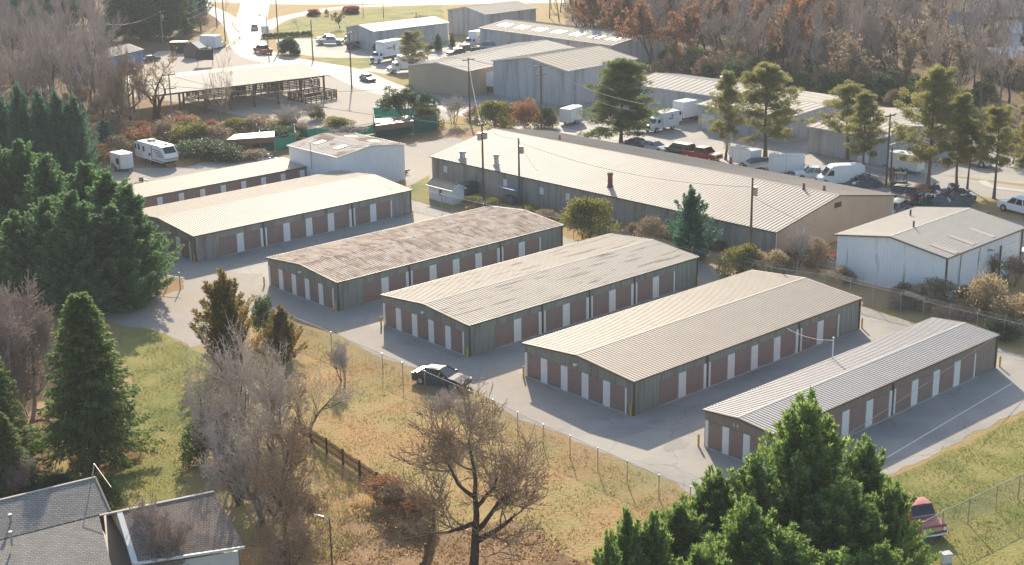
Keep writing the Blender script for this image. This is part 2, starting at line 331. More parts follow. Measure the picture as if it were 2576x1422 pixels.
sheet('verge',pxs([(1370,300),(1440,262),(1455,252),(1390,285),(1360,312)]),.022,M['lawn'],.1)
sheet('verge',pxs([(2430,480),(2560,520),(2576,560),(2480,540),(2420,510)]),.022,M['field'],.2)
main,mp=ribbon('road',[P(655,-40),P(642,10),P(630,60),P(622,105),P(655,140),P(740,158),P(860,180),P(965,222),P(1150,268),P(1270,302),P(1400,324),P(1560,352),P(1740,386),P(1950,412),P(2200,438),P(2420,468),P(2600,495),P(2800,530)],8.2,.024,M['road'])
ribbon('road',[P(606,110),P(590,70),P(560,40),P(500,12),P(440,-10)],5.0,.026,M['road'])
ribbon('road',[P(662,75),P(690,55),P(740,40),P(850,21),P(1000,13),P(1300,6)],5.0,.026,M['road'])
ribbon('highway',[P(300,-14),P(700,3),P(1000,2),P(1400,0),P(1800,-14)],16,.028,M['road'])
ribbon('centre_line',[P(648,-20),P(640,20),P(631,58),P(628,100),P(660,138),P(740,157),P(860,180),P(965,222),P(1150,268)],.35,.034,M['paint'])
for pts in ([(640,136),(690,145),(760,152),(850,171),(930,196),(984,214)],[(1381,318),(1484,339),(1560,353)],[(2140,408),(2260,437),(2320,440)],[(2470,455),(2500,472),(2600,484)]):
    o,_=ribbon('kerb',[P(*p) for p in pts],1.2,.05,M['concrete'])
M['patch']=mat('asphalt patch',(.315,.295,.27),(.28,.262,.24),1.5,rough=.9,spec=.2,bump=.01)
for k,(u,v,a,b_,rz) in enumerate(((1560,1085,2.2,1.1,.3),(1700,1120,1.4,.8,1.0),(1450,880,1.8,1.2,.7),(1650,1060,.8,.6,.2),(1120,690,2.2,1.0,.7),(640,650,2.4,1.1,.7))):
    p=P(u,v); pr_=random.Random(k); pts=[]
    for i in range(14):
        t=i/14*6.283; q=1+pr_.uniform(-.22,.22); x,y=math.cos(t)*a*q,math.sin(t)*b_*q; pts.append((p.x+x*math.cos(rz)-y*math.sin(rz),p.y+x*math.sin(rz)+y*math.cos(rz)))
    sheet('asphalt_patch',pts,.018,M['patch'],.06,.4)
c=[G(3,3,1195,392),G(2,3,2460,1040)]
ribbon('parking_line',c,.13,.016,M['paint'])
for a,b in (((870,118),(905,112)),((885,122),(920,116)),((900,127),(935,121))): ribbon('parking_line',[P(*a),P(*b)],.2,.026,M['paint'])

# ------------------------------------------------------------------ buildings
def frame3(A,B,C,h):
    a,b,c=P(*A,h),P(*B,h),P(*C,h)
    return frame_w(a,b,c)
def frame_w(a,b,c):
    bx=(b-a).to_2d(); cy=(c-a).to_2d(); o=a.to_2d()
    if bx.x*cy.y-bx.y*cy.x<0: o=b.to_2d(); bx=-bx
    L=bx.length; ux=bx/L; uy=Vector((-ux.y,ux.x)); W=abs(cy.dot(uy))
    return (o.x,o.y,0),math.atan2(ux.y,ux.x),L,W
def shell(name,label,cat,fr,eh,rr,wm,rm,rib=.34,wrib=.31,ov=.15,tm='trim',group=None,ribh=.042,ribw=.05,mono=False,trimside=True,openw=False,ridge=.5,rib_shade=0):
    o,yaw,L,W=fr
    root=thing(name,label,cat,o,yaw,group)
    yr=W if mono else W*ridge
    prof=[(0,.0),(W,.0),(W,eh+(rr if mono else 0))]+([] if mono else [(yr,eh+rr)])+[(0,eh)]
    if not openw:
        m=MB().prism(prof,0,L,'x')
        if wrib:
            k=int(L/wrib)
            for i in range(1,k): x=i*wrib; m.box(x-.03,x+.03,-.022,.03,0.02,eh-.05); m.box(x-.03,x+.03,W-.03,W+.022,.02,eh-.05)
            k=int(W/wrib)
            for i in range(1,k):
                y=i*wrib; z=eh+rr*(y/yr if y<yr else (W-y)/(W-yr))-.06
                m.box(-.022,.03,y-.03,y+.03,.02,z); m.box(L-.03,L+.022,y-.03,y+.03,.02,z)
        m.build('wall',wm,root)
    def zz(y): return eh+.03+(rr*(y/yr) if y<=yr else rr*(W-y)/(W-yr))
    m=MB(); t=.05
    if mono: ys=[(-ov,W+ov)]
    else: ys=[(-ov,yr),(yr,W+ov)]
    for a,b in ys:
        za,zb=zz(a) if a>=0 else eh+.03-rr/yr*ov, zz(b) if b<=W else (eh+.03-rr/(W-yr)*ov if not mono else zz(W)+rr/yr*ov)
        m.prism([(a,za),(b,zb),(b,zb+t),(a,za+t)],-ov,L+ov,'x')
        if rib:
            k=int((L+2*ov)/rib)
            for i in range(k+1):
                x=-ov+i*rib+.02
                if x+ribw>L+ov: break
                m.hexa([(x,a,za+t-.01),(x+ribw,a,za+t-.01),(x+ribw,b,zb+t-.01),(x,b,zb+t-.01)],
                       [(x+ribw*.25,a,za+t+ribh),(x+ribw*.75,a,za+t+ribh),(x+ribw*.75,b,zb+t+ribh),(x+ribw*.25,b,zb+t+ribh)])
                if rib_shade: m.add([(x-rib_shade,a,za+t+.004),(x-.002,a,za+t+.004),(x-.002,b,zb+t+.004),(x-rib_shade,b,zb+t+.004)],[(0,1,2,3)],1)  # flat strip beside the rib, carries its painted shade line
    if not mono: m.prism([(yr-.12,zz(yr-.12)+t+ribh-.02),(yr,eh+rr+.03+t+ribh-.012),(yr+.12,zz(yr+.12)+t+ribh-.02)],-ov-.005,L+ov+.005,'x')
    m.build('roof',[rm,M['rib_shade']],root)
    m=MB(); e0=eh+.03-rr/yr*ov
    m.box(-ov-.012,L+ov+.012,-ov-.07,-ov-.003,e0-.10,e0+.045)
    if not mono: m.box(-ov-.012,L+ov+.012,W+ov+.003,W+ov+.07,e0-.10,e0+.045)
    for xs in ((-ov-.05,-ov-.004),(L+ov+.004,L+ov+.05)):
        for a,b in ys:
            za=zz(max(a,0)) if a>=0 else e0; zb=zz(min(b,W)) if b<=W else (e0 if not mono else zz(W)+rr/yr*ov)
            m.prism([(a,za-.09),(b,zb-.09),(b,zb+t+.012),(a,za+t+.012)],xs[0],xs[1],'x')
    m.build('trim',M[tm],root)
    return root,L,W
_door={}
def door_mesh(w,h):
    k=(round(w,2),h)
    if k not in _door:
        m=MB(); n=int(h/.16)
        for i in range(n):
            z=i*h/n; m.hexa([(0,0,z),(w,0,z),(w,-.012,z),(0,-.012,z)],[(0,0,z+h/n),(w,0,z+h/n),(w,-.035,z+h/n),(0,-.035,z+h/n)])
        o=m.build('roll_up_door',M['door_red']); me=o.data; bpy.data.objects.remove(o); _door[k]=me
    return _door[k]
_post={}
def post_mesh(w,h):
    k=(round(w,2),h)
    if k not in _post:
        o=MB().box(0,w,-.085,0,0,h).build('door_post',M['post_white']); me=o.data; bpy.data.objects.remove(o); _post[k]=me
    return _post[k]
def on_side(me,name,root,x,side,W,z=0.06):
    o=link(name,me,root)
    if side=='y': o.location=(x,-.024,z)
    else: o.location=(-.024,W-x,z); o.rotation_euler=(0,0,-math.pi/2)
    return o
def storage(label,fr,seq,endn,wm,rm,eh=2.95,rr=None,trim='trim',start=3.15,pitch=3.125,dw=2.2,group='storage buildings of the yard',dh=2.12,end=True,mono=False,lamp=True):
    W=fr[3]; rr=rr or W*.0447
    root,L,W=shell('storage_building',label,'storage building',fr,eh,rr,wm,rm,tm=trim,ov=.1,mono=mono,rib_shade=.06)
    m=MB(); m.box(start-.1,L-3.1,-.22,-.028,0.0,.07)
    if end: m.box(-.22,-.028,.35,W-.35,0,.07)
    m.build('concrete_sill',M['concrete'],root)
    pos=start
    for i,ch in enumerate(seq):            # ch: P single post after door, S split post with downspout, e end strip
        x=start+pitch*i
        on_side(door_mesh(dw,dh),'roll_up_door',root,x,'y',W)
        if ch=='P': on_side(post_mesh(pitch-dw-.04,dh+.05),'door_post',root,x+dw+.02,'y',W)
        elif ch=='S':
            on_side(post_mesh(.34,dh+.05),'door_post',root,x+dw+.02,'y',W); on_side(post_mesh(.2,dh+.05),'door_post',root,x+pitch-.24,'y',W)
            d=MB(); d.box(x+dw+.42,x+dw+.52,-.13,-.025,.08,eh-.1); d.build('downspout',M['trim'],root)
        else: on_side(post_mesh(.16,dh+.05),'door_post',root,x+dw+.02,'y',W)
    if end:
        pt=(W-.35)/endn; ew=pt*.66
        on_side(post_mesh(.3,dh+.05),'door_post',root,.15,'x',W)
        for i in range(endn):
            x=.5+pt*i*(1-.01)
            on_side(door_mesh(ew,dh),'roll_up_door',root,x,'x',W)
            if i<endn-1: on_side(post_mesh(pt*.31,dh+.05),'door_post',root,x+ew+.02,'x',W)
            else: on_side(post_mesh(.16,dh+.05),'door_post',root,x+ew+.02,'x',W)
        if lamp:
            l=MB(); l.box(-.30,-.03,W/2-.12,W/2+.12,eh-.28,eh-.10); l.build('wall_lamp',M['lamp_lens'],root)
    d=MB(); d.box(-.05,.12,-.13,-.026,.05,eh-.08); d.build('downspout',M['trim'],root)
    d=MB(); d.box(L-.16,L-.05,-.13,-.026,.05,eh-.08); d.build('downspout',M['trim'],root)
    return root
YAW=.729727
def wfr(x,y,L,W): return ((x,y,0),YAW,L,W)
seqA='PSPPPSPe'; seqD='PSPSPSPe'; seqF='PPPSPPPe'
sB=storage('long storage building with pale ribbed roof beside the dark cypress clump',wfr(-35.08,155.37,30.5,15.35),seqA,5,M['wall_grey'],M['roof_plain'])
sC=storage('storage building with rust stained brown mottled roof',wfr(-17.23,136.96,30.8,12.38),seqA,5,M['wall_olive'],M['roof_rust'])
sD=storage('storage building behind the black car, roof streaked with dark worn lines',wfr(-3.95,123.09,30.98,12.66),seqD,5,M['wall_olive'],M['roof_stain'])
sE=storage('storage building with clean cream ribbed roof and round lamp on its gable',wfr(9.51,108.47,30.73,12.82),seqA,5,M['wall_olive'],M['roof_plain'],trim='trim_brown')
sF=storage('narrow storage building with pale grey roof behind the front cypress trees',wfr(18.65,97.48,30.88,6.36),seqF,3,M['wall_brown'],M['roof_cool'],trim='trim_brown',lamp=False)
tc=bpy.data.curves.new('unit_letters','FONT'); tc.body='AA'; tc.size=.42; tc.extrude=.01; tc.space_character=1.4
to=bpy.data.objects.new('unit_letters',tc); tm_=bpy.data.meshes.new_from_object(to); bpy.data.objects.remove(to)
tm_.materials.append(M['trim_white']); o=link('unit_letters',tm_,sF); o.location=(-.05,6.36*.5+.45,2.5); o.rotation_euler=(math.pi/2,0,-math.pi/2)
# white riser pole on the last building's eave
mp_=MB().cyl((0,0,0),(0,0,2.1),.05,8); _b=P(2094,902,3.0)
ax=Vector((math.cos(YAW),math.sin(YAW)))
# back-left low building
A_e=P(774,418,2.6); fA=((A_e.x-ax.x*29,A_e.y-ax.y*29,0),YAW,29.0,6.1)
root,L,W=shell('storage_building','low storage building with single slope cream roof below the travel trailer','storage building',fA,2.55,.25,M['wall_brown'],M['roof_plain'],mono=True,ov=.1,tm='trim_brown',rib_shade=.06)
for i in range(9):
    x=1.0+i*3.05
    on_side(door_mesh(2.2,2.12),'roll_up_door',root,x,'y',W); on_side(post_mesh(.72,2.15),'door_post',root,x+2.24,'y',W)

# white shed with rust patched roof
fr=frame3((849,396),(726,366),(1016,364),4.9)
ws,L,W=shell('metal_shed','white metal shed with rust patched roof behind the storage rows','shed',fr,4.9,.75,M['wall_white'],M['roof_patch'],rib=.6,wrib=.45,tm='trim_white')
def skylights(root,L,W,eh,rr,spots,w=.9,l=2.2,ridge=.5,mt='skylight'):
    for x,y in spots:
        yr=W*ridge; z=eh+rr*(y/yr if y<yr else (W-y)/(W-yr)); sl=rr/yr if y<yr else -rr/(W-yr)
        z+=.155
        m=MB(); m.hexa([(x-w/2,y-l/2,z-sl*l/2-.06),(x+w/2,y-l/2,z-sl*l/2-.06),(x+w/2,y+l/2,z+sl*l/2-.06),(x-w/2,y+l/2,z+sl*l/2-.06)],
            [(x-w/2,y-l/2,z-sl*l/2),(x+w/2,y-l/2,z-sl*l/2),(x+w/2,y+l/2,z+sl*l/2),(x-w/2,y+l/2,z+sl*l/2)])
        m.build('skylight',M[mt],root)
skylights(ws,L,W,4.9,.75,[(L*.3,W*.25),(L*.72,W*.25),(L*.3,W*.72),(L*.72,W*.75)],1.0,1.6)
m=MB(); m.tube([(L*.5,-.3,2.5),(L*.5,-.3,6.3)],.06,6); m.build('flue_pipe',M['steel'],ws)
# long grey building
fr=frame3((1086,393),(1951,583),(1388,332),3.4)
lb,L,W=shell('long_metal_building','long grey metal building with wide pale ribbed roof beyond the fence','industrial building',fr,3.4,2.0,M['wall_grey'],M['roof_long'],rib=.5,wrib=.45,tm='trim',ov=.25,ribh=.05,ribw=.07,rib_shade=.09)
LB=(fr,L,W)
o_=Vector(fr[0]); 
def loc(fr,p):                             # world ground point -> local x,y of a building frame
    o,yaw,L,W=fr; d=Vector((p[0]-o[0],p[1]-o[1])); c,s=math.cos(yaw),math.sin(yaw)
    return d.x*c+d.y*s,-d.x*s+d.y*c
# -- things on and around the long building
def on_roof(fr,eh,rr,x,y,ov=.15):
    o,yaw,L,W=fr; return eh+rr*(y/(W/2) if y<W/2 else (W-y)/(W/2))
def local_at(fr,u,v,z): return loc(fr,P(u,v,z))
def stack(u,v,h,r,label_part,cap=True,mt='steel'):
    z=4.0
    for _ in range(8):
        x,y=local_at(fr,u,v,z); z=on_roof(fr,3.4,2.0,x,y)
    m=MB(); m.tube([(x,y,z-.15),(x,y,z+.35)],[r*1.7,r*1.1],10); m.tube([(x,y,z+.3),(x,y,z+h)],r,12)
    if cap: m.tube([(x,y,z+h*.45),(x,y,z+h*.5)],r*1.15,12); m.tube([(x,y,z+h-.25),(x,y,z+h)],r*1.2,12)
    return m.build(label_part,M[mt],lb)
fr=LB[0]
stack(1164,403,1.3,.42,'roof_ventilator'); stack(1249,418,1.6,.33,'exhaust_stack',mt='steel'); stack(1535,472,1.8,.30,'exhaust_stack',mt='rust')
for u,v,h in ((1408,353,.7),(2022,478,.8),(2073,482,.7),(1838,412,.9)): stack(u,v,h,.14,'vent_pipe',False,'rust')
for u,v in ((1511,484),(1130,432),(1265,470),(1517,513),(1352,492)):
    o=P(u,v,1.5); x,y=local_at(fr,u,v,1.6)
    MB().box(x-.35,x+.35,-.12,-.03,1.6,2.5).build('wall_box',M['trim_white'],lb)
for u in (1587,1683):
    x,y=local_at(fr,u,560,.9); m=MB(); m.box(x-.5,x+.5,-.06,-.025,.02,2.1); m.build('door',M['wall_grey'],lb)
m=MB(); yy=LB[2]; m.box(LB[1]+.0,LB[1]+.06,yy*.47,yy*.53,4.0,4.6); 
for k in range(5): m.box(LB[1]+.06,LB[1]+.10,yy*.47,yy*.53,4.02+k*.12,4.08+k*.12)
m.build('gable_vent',M['dark'],lb)
# recolour of the right gable: tan siding panel set proud of the grey wall
Wd=LB[2]
m=MB(); m.prism([(0.05,.05),(Wd-.05,.05),(Wd-.05,3.35),(Wd/2,5.3),(.05,3.35)],LB[1]+.024,LB[1]+.05,'x')
k=int(Wd/.4)
for i in range(1,k):
    y=i*.4; z=3.35+1.95*(y/(Wd/2) if y<Wd/2 else (Wd-y)/(Wd/2))-.08; m.box(LB[1]+.04,LB[1]+.075,y-.03,y+.03,.08,z)
g_=m.build('gable_siding',M['wall_tan'],lb); g_['label']='tan ribbed gable wall'
for i in range(2): MB().tube([(LB[1]+.1,(.06,Wd-.06)[i],.05),(LB[1]+.1,(.06,Wd-.06)[i],3.35)],.06,6).build('downspout',M['trim_white'],lb)
# workshop
fr2=frame3((2107,590.6),(2306.5,523.6),(2378.6,648.6),4.5)
wk,L,W=shell('workshop','white metal workshop with black streaked wall and dark corner trim','workshop',fr2,4.5,.95,M['wall_stained'],M['roof_tan'],rib=.4,wrib=.4,ov=.25,tm='trim')
WK=(fr2,L,W)
def wkz(x,y): return 4.5+.95*(y/(W/2) if y<W/2 else (W-y)/(W/2))
# frame: which side faces the camera
cx,cy=loc(fr2,P(2378.6,648.6,4.5)); ex,ey=loc(fr2,P(2568,572.5,4.5))
near_y=cy; sgn=1 if near_y>W/2 else -1
yw=W if sgn>0 else 0
def wside(x0,x1,z0,z1,d,name,mt): 
    a,b=(yw+.03,yw+.03+d) if sgn>0 else (-.03-d,-.03)
    return MB().box(x0,x1,a,b,z0,z1).build(name,M[mt],wk)
wside(1.2,4.4,.03,3.3,.05,'overhead_door','white'); wside(5.2,6.1,.03,2.1,.05,'door','trim'); wside(4.45,4.6,.03,3.5,.12,'door_frame','trim')
wside(.02,.22,.03,4.4,.09,'downspout','trim'); wside(L-.22,L-.02,.03,4.4,.09,'downspout','trim')
a,b=(yw+.03,yw+.55) if sgn>0 else (-.55,-.03)
MB().box(6.9,7.15,a,b,3.5,3.65).build('wall_lamp',M['steel'],wk)
yc=W*.42
MB().box(-.35,-.03,yc-.4,yc+.4,3.1,3.8).build('window_unit',M['trim_white'],wk)
for u,v in ((2298,574),(2290,545)):
    z=4
    for _ in range(6): x,y=loc(fr2,P(u,v,z)); z=wkz(x,y)
    MB().cyl((x,y,z-.1),(x,y,z+.75),.1,8).build('vent_pipe',M['dark'],wk)
for u0,v0 in ((2375,628),(2420,606),(2470,588)):
    z=4
    for _ in range(6): x,y=loc(fr2,P(u0,v0,z)); z=wkz(x,y)
    s_=.95/(W/2)*(-1 if y>W/2 else 1)
    m=MB(); m.hexa([(x-.45,y-1.4,z-s_*1.4+.05),(x+.45,y-1.4,z-s_*1.4+.05),(x+.45,y+1.4,z+s_*1.4+.05),(x-.45,y+1.4,z+s_*1.4+.05)],[(x-.45,y-1.4,z-s_*1.4+.125),(x+.45,y-1.4,z-s_*1.4+.125),(x+.45,y+1.4,z+s_*1.4+.125),(x-.45,y+1.4,z+s_*1.4+.125)])
    m.build('skylight',M['roof_fartan'],wk)
# garden shed
fr3=frame3((1138,478),(1078,463),(1172,473),2.0)
gs,L,W=shell('garden_shed','small pale grey wooden shed with lean roof beside the long building','shed',fr3,2.0,.55,M['wall_white'],M['shingle'],rib=0,wrib=.3,ov=.25,tm='trim_white')
MB().box(L*.45,L*.45+.6,-.05,-.02,.9,1.6).build('window',M['glass'],gs)
# open pavilion
eh=4.2
fr4=frame3((381,240),(820.5,189),(228,209),eh)
pv,L,W=shell('open_barn','open sided livestock barn with wide bleached roof at the road bend','barn',fr4,eh,.9,M['trim'],M['roof_far'],rib=0,ov=.3,openw=True,tm='trim_brown',ribh=.03)
for i in range(8):
    for yy in (.3,W*.5,W-.3):
        x=.4+(L-.8)*i/7
        MB().box(x-.14,x+.14,yy-.14,yy+.14,0,eh+(.8 if abs(yy-W*.5)<1 else 0)).build('post',M['rust'],pv)
m=MB()
for yy in (.3,W-.3): m.box(.2,L-.2,yy-.12,yy+.12,eh-.35,eh-.02)
m.build('beam',M['rust'],pv)
# livestock pens under and beside it
def pen(label,u,v,l,w_,rz,n=6):
    p=P(u,v); t=thing('livestock_pen',label,'livestock pen',p,rz,'livestock pens at the barn')
    for i in range(n+1):
        MB().box(i*l/n-.07,i*l/n+.07,-.07,.07,0,1.7).build('post',M['picket'],t); MB().box(i*l/n-.07,i*l/n+.07,w_-.07,w_+.07,0,1.6).build('post',M['picket'],t)
    m=MB()
    for k in range(5):
        for yy in (0,w_): m.box(-.1,l+.1,yy-.1,yy-.04,.25+k*.3,.42+k*.3)
        m.box(-.1,-.04,0,w_,.25+k*.3,.42+k*.3); m.box(l+.04,l+.1,0,w_,.25+k*.3,.42+k*.3)
    m.build('rail',M['picket'],t)
pen('brown board livestock pen at the right corner of the open barn',770,262,7,5,fr4[1]+.2); pen('brown board livestock pen under the middle of the barn roof edge',690,232,9,5,fr4[1]-.1)
pen('brown board livestock pen in the shade near the barn middle',600,243,9,5,fr4[1]); pen('brown board pen in the deep shade at the left of the barn',500,254,9,5,fr4[1])
# blue building, red shed
fr5=frame3((247,151),(358,125),(215,139),3.6)
bb,L,W=shell('blue_building','blue metal building with bleached roof behind bare trees','building',fr5,3.6,1.0,M['wall_blue'],M['roof_far'],rib=.6,wrib=.6,ov=.2)
MB().box(L*.55,L*.55+1.2,-.08,-.03,.02,2.2).build('door',M['dark'],bb); MB().box(L*.7,L*.7+1.6,-.08,-.03,1.2,2.3).build('window',M['trim_white'],bb)
fr6=frame3((500,122),(517,118),(480,116),2.2)
rs,L,W=shell('small_shed','dark red barn shaped shed with white roof','shed',fr6,2.2,1.3,M['brick'],M['roof_white'],rib=0,wrib=0,ov=.1)
# warehouses
def ware(label,A,B,C,eh,rr,wm='wall_ware',rm='roof_fartan',sky=(),ridge=.5,mono=False,rib=1.2,tm='trim_white',doors=(),name='warehouse'):
    f=frame3(A,B,C,eh)
    r,L,W=shell(name,label,'warehouse',f,eh,rr,M[wm],M[rm],rib=rib,wrib=.8,ov=.25,tm=tm,ridge=ridge,mono=mono,ribh=.05,ribw=.12)
    if sky: skylights(r,L,W,eh,rr,[(L*a,W*b) for a,b in sky],1.0,W*.16)
    for side,a,w_,h in doors:
        if side=='y': MB().box(L*a,L*a+w_,-.07,-.028,.03,h).build('dock_door',M['trim_white'],r)
        else: MB().box(-.07,-.028,W*a,W*a+w_,.03,h).build('dock_door',M['trim_white'],r)
    return r,f,L,W
ware('low grey warehouse with white ribbed roof beside the lawn slope',(939,79),(1126,57),(878,68),4.2,.9,rm='roof_white',doors=(('y',.2,1.2,2.2),))
ware('tall grey warehouse at the top, cream roof, below the highway',(1221,36),(1348,20.6),(1120,26),5.5,1.2,rm='roof_fartan')
ware('long grey warehouse with rows of white skylights',(1329,86),(1540,116),(1275,46),5.0,1.3,sky=[(a+.02*j,.22) for a in (.04,.18,.33,.48,.63,.78) for j in (0,1)]+[(.1,.7),(.4,.7),(.7,.7)],wm='wall_ware',doors=(('x',.2,2.5,3),)) if 0 else None
r3,f3,L3,W3=ware('long grey warehouse with rows of white skylights on its roof',(1207,70),(1540,114),(1275,46),4.6,1.0,sky=[(a+j,.24) for a in (.08,.22,.36,.5,.64,.78,.9) for j in (0,.045)],doors=(('y',.05,1.2,2.2),))
ware('low warehouse annex with pale roof and red sign lettering',(1347,116),(1515,112),(1266,104),3.0,.4,wm='wall_ware',rm='roof_far',rib=1.5)
sg=P(1287,119,2.0); 
r4,f4,L4,W4=ware('tan warehouse with broad cream roof and ochre side wall',(1175,179),(1443,121),(1047,160),4.6,1.0,wm='wall_ochre',rm='roof_far')
r5,f5,L5,W5=ware('big grey warehouse with cream roof behind the white semi trailer',(1426,178),(1600,148),(1244,152),6.2,1.4,wm='wall_ware',rm='roof_fartan')
r6,f6,L6,W6=ware('low grey warehouse with white overhead doors, cream roof',(1587,211),(1849.5,248.6),(1682,184),4.2,1.0,rm='roof_far',doors=(('y',.66,3.0,3.0),('y',.80,3.0,3.0),('y',.42,1.2,2.2)))
for xx,yy,h,r in ((L6*.62,W6*.75,1.3,.3),(L6*.55,W6*.72,.6,.5),(L6*.9,W6*.7,1.2,.22)):
    MB().cyl((xx,yy,4.4),(xx,yy,5.0+h),r,10).build('roof_vent',M['steel'],r6)
ware('flat grey warehouse with pine shadows across its roof',(1757,262),(1974,298),(1990,226),3.8,.7,rm='roof_far',doors=(('y',.05,2.5,2.4),))
ware('grey warehouse with cream roof at the edge of the right wood',(2036,318),(2216,349),(2118,277),3.8,.8,rm='roof_far',doors=(('y',.7,2,2.4),))
ware('grey warehouse wing with pale roof below the woods',(2216,349),(2399,304),(2118,291),3.6,.8,rm='roof_fartan') if 0 else None
ware('far grey warehouse block with snow pale roof at the wood edge',(2225,345),(2405,300),(2120,296),3.6,.8,rm='roof_far')
f_=f3
m=MB()
for i in range(9): m.box(i*.75,i*.75+.55,-.06,0,0,.9)
sg_=m.build('sign_lettering',M['inkred'],None); sg_.parent=None
a_=P(1278,111,2.2); b_=P(1298,115,2.2)
sg_.location=(a_.x,a_.y-.4,1.7); sg_.rotation_euler=(0,0,math.atan2(b_.y-a_.y,b_.x-a_.x)); tag(sg_,'small red sign lettering on the low annex wall','sign')
# far houses at the right edge
def house(label,u,v,l,w_,eh,rr,rz,wm,rm):
    p=P(u,v); r,L,W=shell('house',label,'house',((p.x,p.y,0),rz,l,w_),eh,rr,M[wm],M[rm],rib=0,wrib=0,ov=.4,tm='trim_white')
    for k in range(3): MB().box(l*(.15+.3*k),l*(.15+.3*k)+1.0,-.06,-.01,1.1,2.3).build('window',M['glass'],r)
house('white far house with pale roof at the top right edge',2470,45,12,8,3,1.8,.15,'wall_white','roof_white'); house('grey far house with white gable behind thin trees',2380,108,7,6,4.2,2.0,-.4,'wall_white','shingle')
house('far white house behind bare trunks at the right edge',2545,120,12,7,3.2,1.6,.1,'wall_white','roof_white'); house('long mauve grey far house with pale roof at the right edge',2505,190,16,8,3.2,1.5,.1,'wall_grey','roof_white')
house('small far shed with striped white end between trunks',2450,85,5,4,2.6,1.2,.2,'wall_white','shingle')
# the dwelling at the lower left
hz=thing('house','grey shingled house with bright ridge edge at the lower left','house',P(60,1500),0)
def at_parent(o,root): o.location=-Vector(root.location) if root.rotation_euler.z==0 else o.location; return o
def plane_part(name,pts,m_,th=.12):
    vs=[Vector(p) for p in pts]; n=len(vs)
    nn=(vs[1]-vs[0]).cross(vs[2]-vs[0]).normalized()
    if nn.z<0: nn=-nn
    mb=MB(); mb.add([v for v in vs]+[v-nn*th for v in vs],[tuple(range(n)),tuple(range(2*n-1,n-1,-1))]+[(i,(i+1)%n,(i+1)%n+n,i+n) for i in range(n)])
    return mb
def hpart(name,mb,m_,root):
    o=mb.build(name,m_,root); o.location=-Vector(root.location); return o
def hpoly(root,r0,r1,e0,e1,zr,ze,bm0=None):
    pass
Ra,Rb=P(-330,1337,5.6),P(239.6,1201,5.6)
Ma,Mb=P(-330,1440,4.55),P(278,1287,4.55)
dn=(Mb-Rb); dn2=Vector((dn.x,dn.y,0)).normalized()
bk=-dn2
Fa,Fb=Ra+bk*5+Vector((0,0,-2.3)),Rb+bk*5+Vector((0,0,-2.3))
La,Lb=Ma+dn2*6+Vector((0,0,-1.0)),P(249,1298,4.52)+dn2*6.2+Vector((-.9,0,-1.0))
hpart('roof',plane_part('r',[Ra,Rb,Mb,Ma],0),M['shingle_house'],hz); hpart('roof',plane_part('r',[Ra,Fa,Fb,Rb],0),M['shingle_house'],hz)
hpart('lower_roof',plane_part('r',[Ma-Vector((0,0,.03)),P(249,1298,4.5),Lb,La],0),M['shingle_house'],hz)
hpart('shade_dark_roof',plane_part('r',[P(246,1290,2.55),P(300,1295,2.55),P(360,1425,2.55),P(350,1500,2.55),P(235,1500,2.55)],0),M['trim'],hz)  # low roof between house and garage, shade put in as dark colour
def strip(a,b,w_=.16,h=.14):
    d=(b-a).normalized(); s=Vector((-d.y,d.x,0)).normalized()*w_
    return MB().hexa([a-s-Vector((0,0,h)),a+s-Vector((0,0,h)),b+s-Vector((0,0,h)),b-s-Vector((0,0,h))],[a-s+Vector((0,0,.05)),a+s+Vector((0,0,.05)),b+s+Vector((0,0,.05)),b-s+Vector((0,0,.05))])
hpart('ridge_cap',strip(Ra,Rb,.08,.02),M['concrete'],hz); hpart('rake_board',strip(Rb,Mb,.06,.2),M['trim'],hz); 
def wallq(pts): 
    mb=MB(); mb.add(pts,[tuple(range(len(pts)))]); return mb
Z=lambda p,z:Vector((p.x,p.y,z))
m=MB(); m.hexa([Z(Fa,0),Z(Fb-Vector((.4,0,0)),0),Z(Lb-Vector((.5,0,0)),0),Z(La,0)],[Z(Fa,3.1),Z(Fb-Vector((.4,0,0)),3.1),Z(Lb-Vector((.5,0,0)),2.85),Z(La,2.85)]); m.add([Z(Fb-Vector((.4,0,0)),3.1),Rb-Vector((.4,0,.15)),Mb-Vector((.45,0,.15)),Z(Mb-Vector((.45,0,0)),2.9)],[(0,1,2,3)])
hpart('wall',m,M['wall_grey'],hz)
for u,v in ((28,1318),(29,1362)):
    p=P(u,v,4.8); m=MB(); m.tube([p-Vector((0,0,.3)),p+Vector((0,0,.55))],.07,8); m.tube([p+Vector((0,0,.5)),p+Vector((0,0,.65))],.12,8); hpart('vent_pipe',m,M['steel'],hz)
m=MB(); m.tube([Rb+Vector((-.2,0,0)),Rb+Vector((0,.1,.9))],.04,6); m.tube([Rb+Vector((0,.1,.9)),Rb+Vector((1.5,-1.8,.1))],.025,5); hpart('service_mast',m,M['steel'],hz)
gz=thing('garage','shingled garage with pale ridge and white rake board beside the grey house','garage',P(450,1440),0)
Ga,Gb=P(250,1297,4.5),P(538.5,1237,4.5); Gc,Gd=P(616,1376,3.1),P(340,1417.6,3.1)
gd=Vector((Gc.x-Gb.x,Gc.y-Gb.y,0)); gl=gd.length; gd.normalize()
Gd=Z(Ga+gd*gl,2.7)
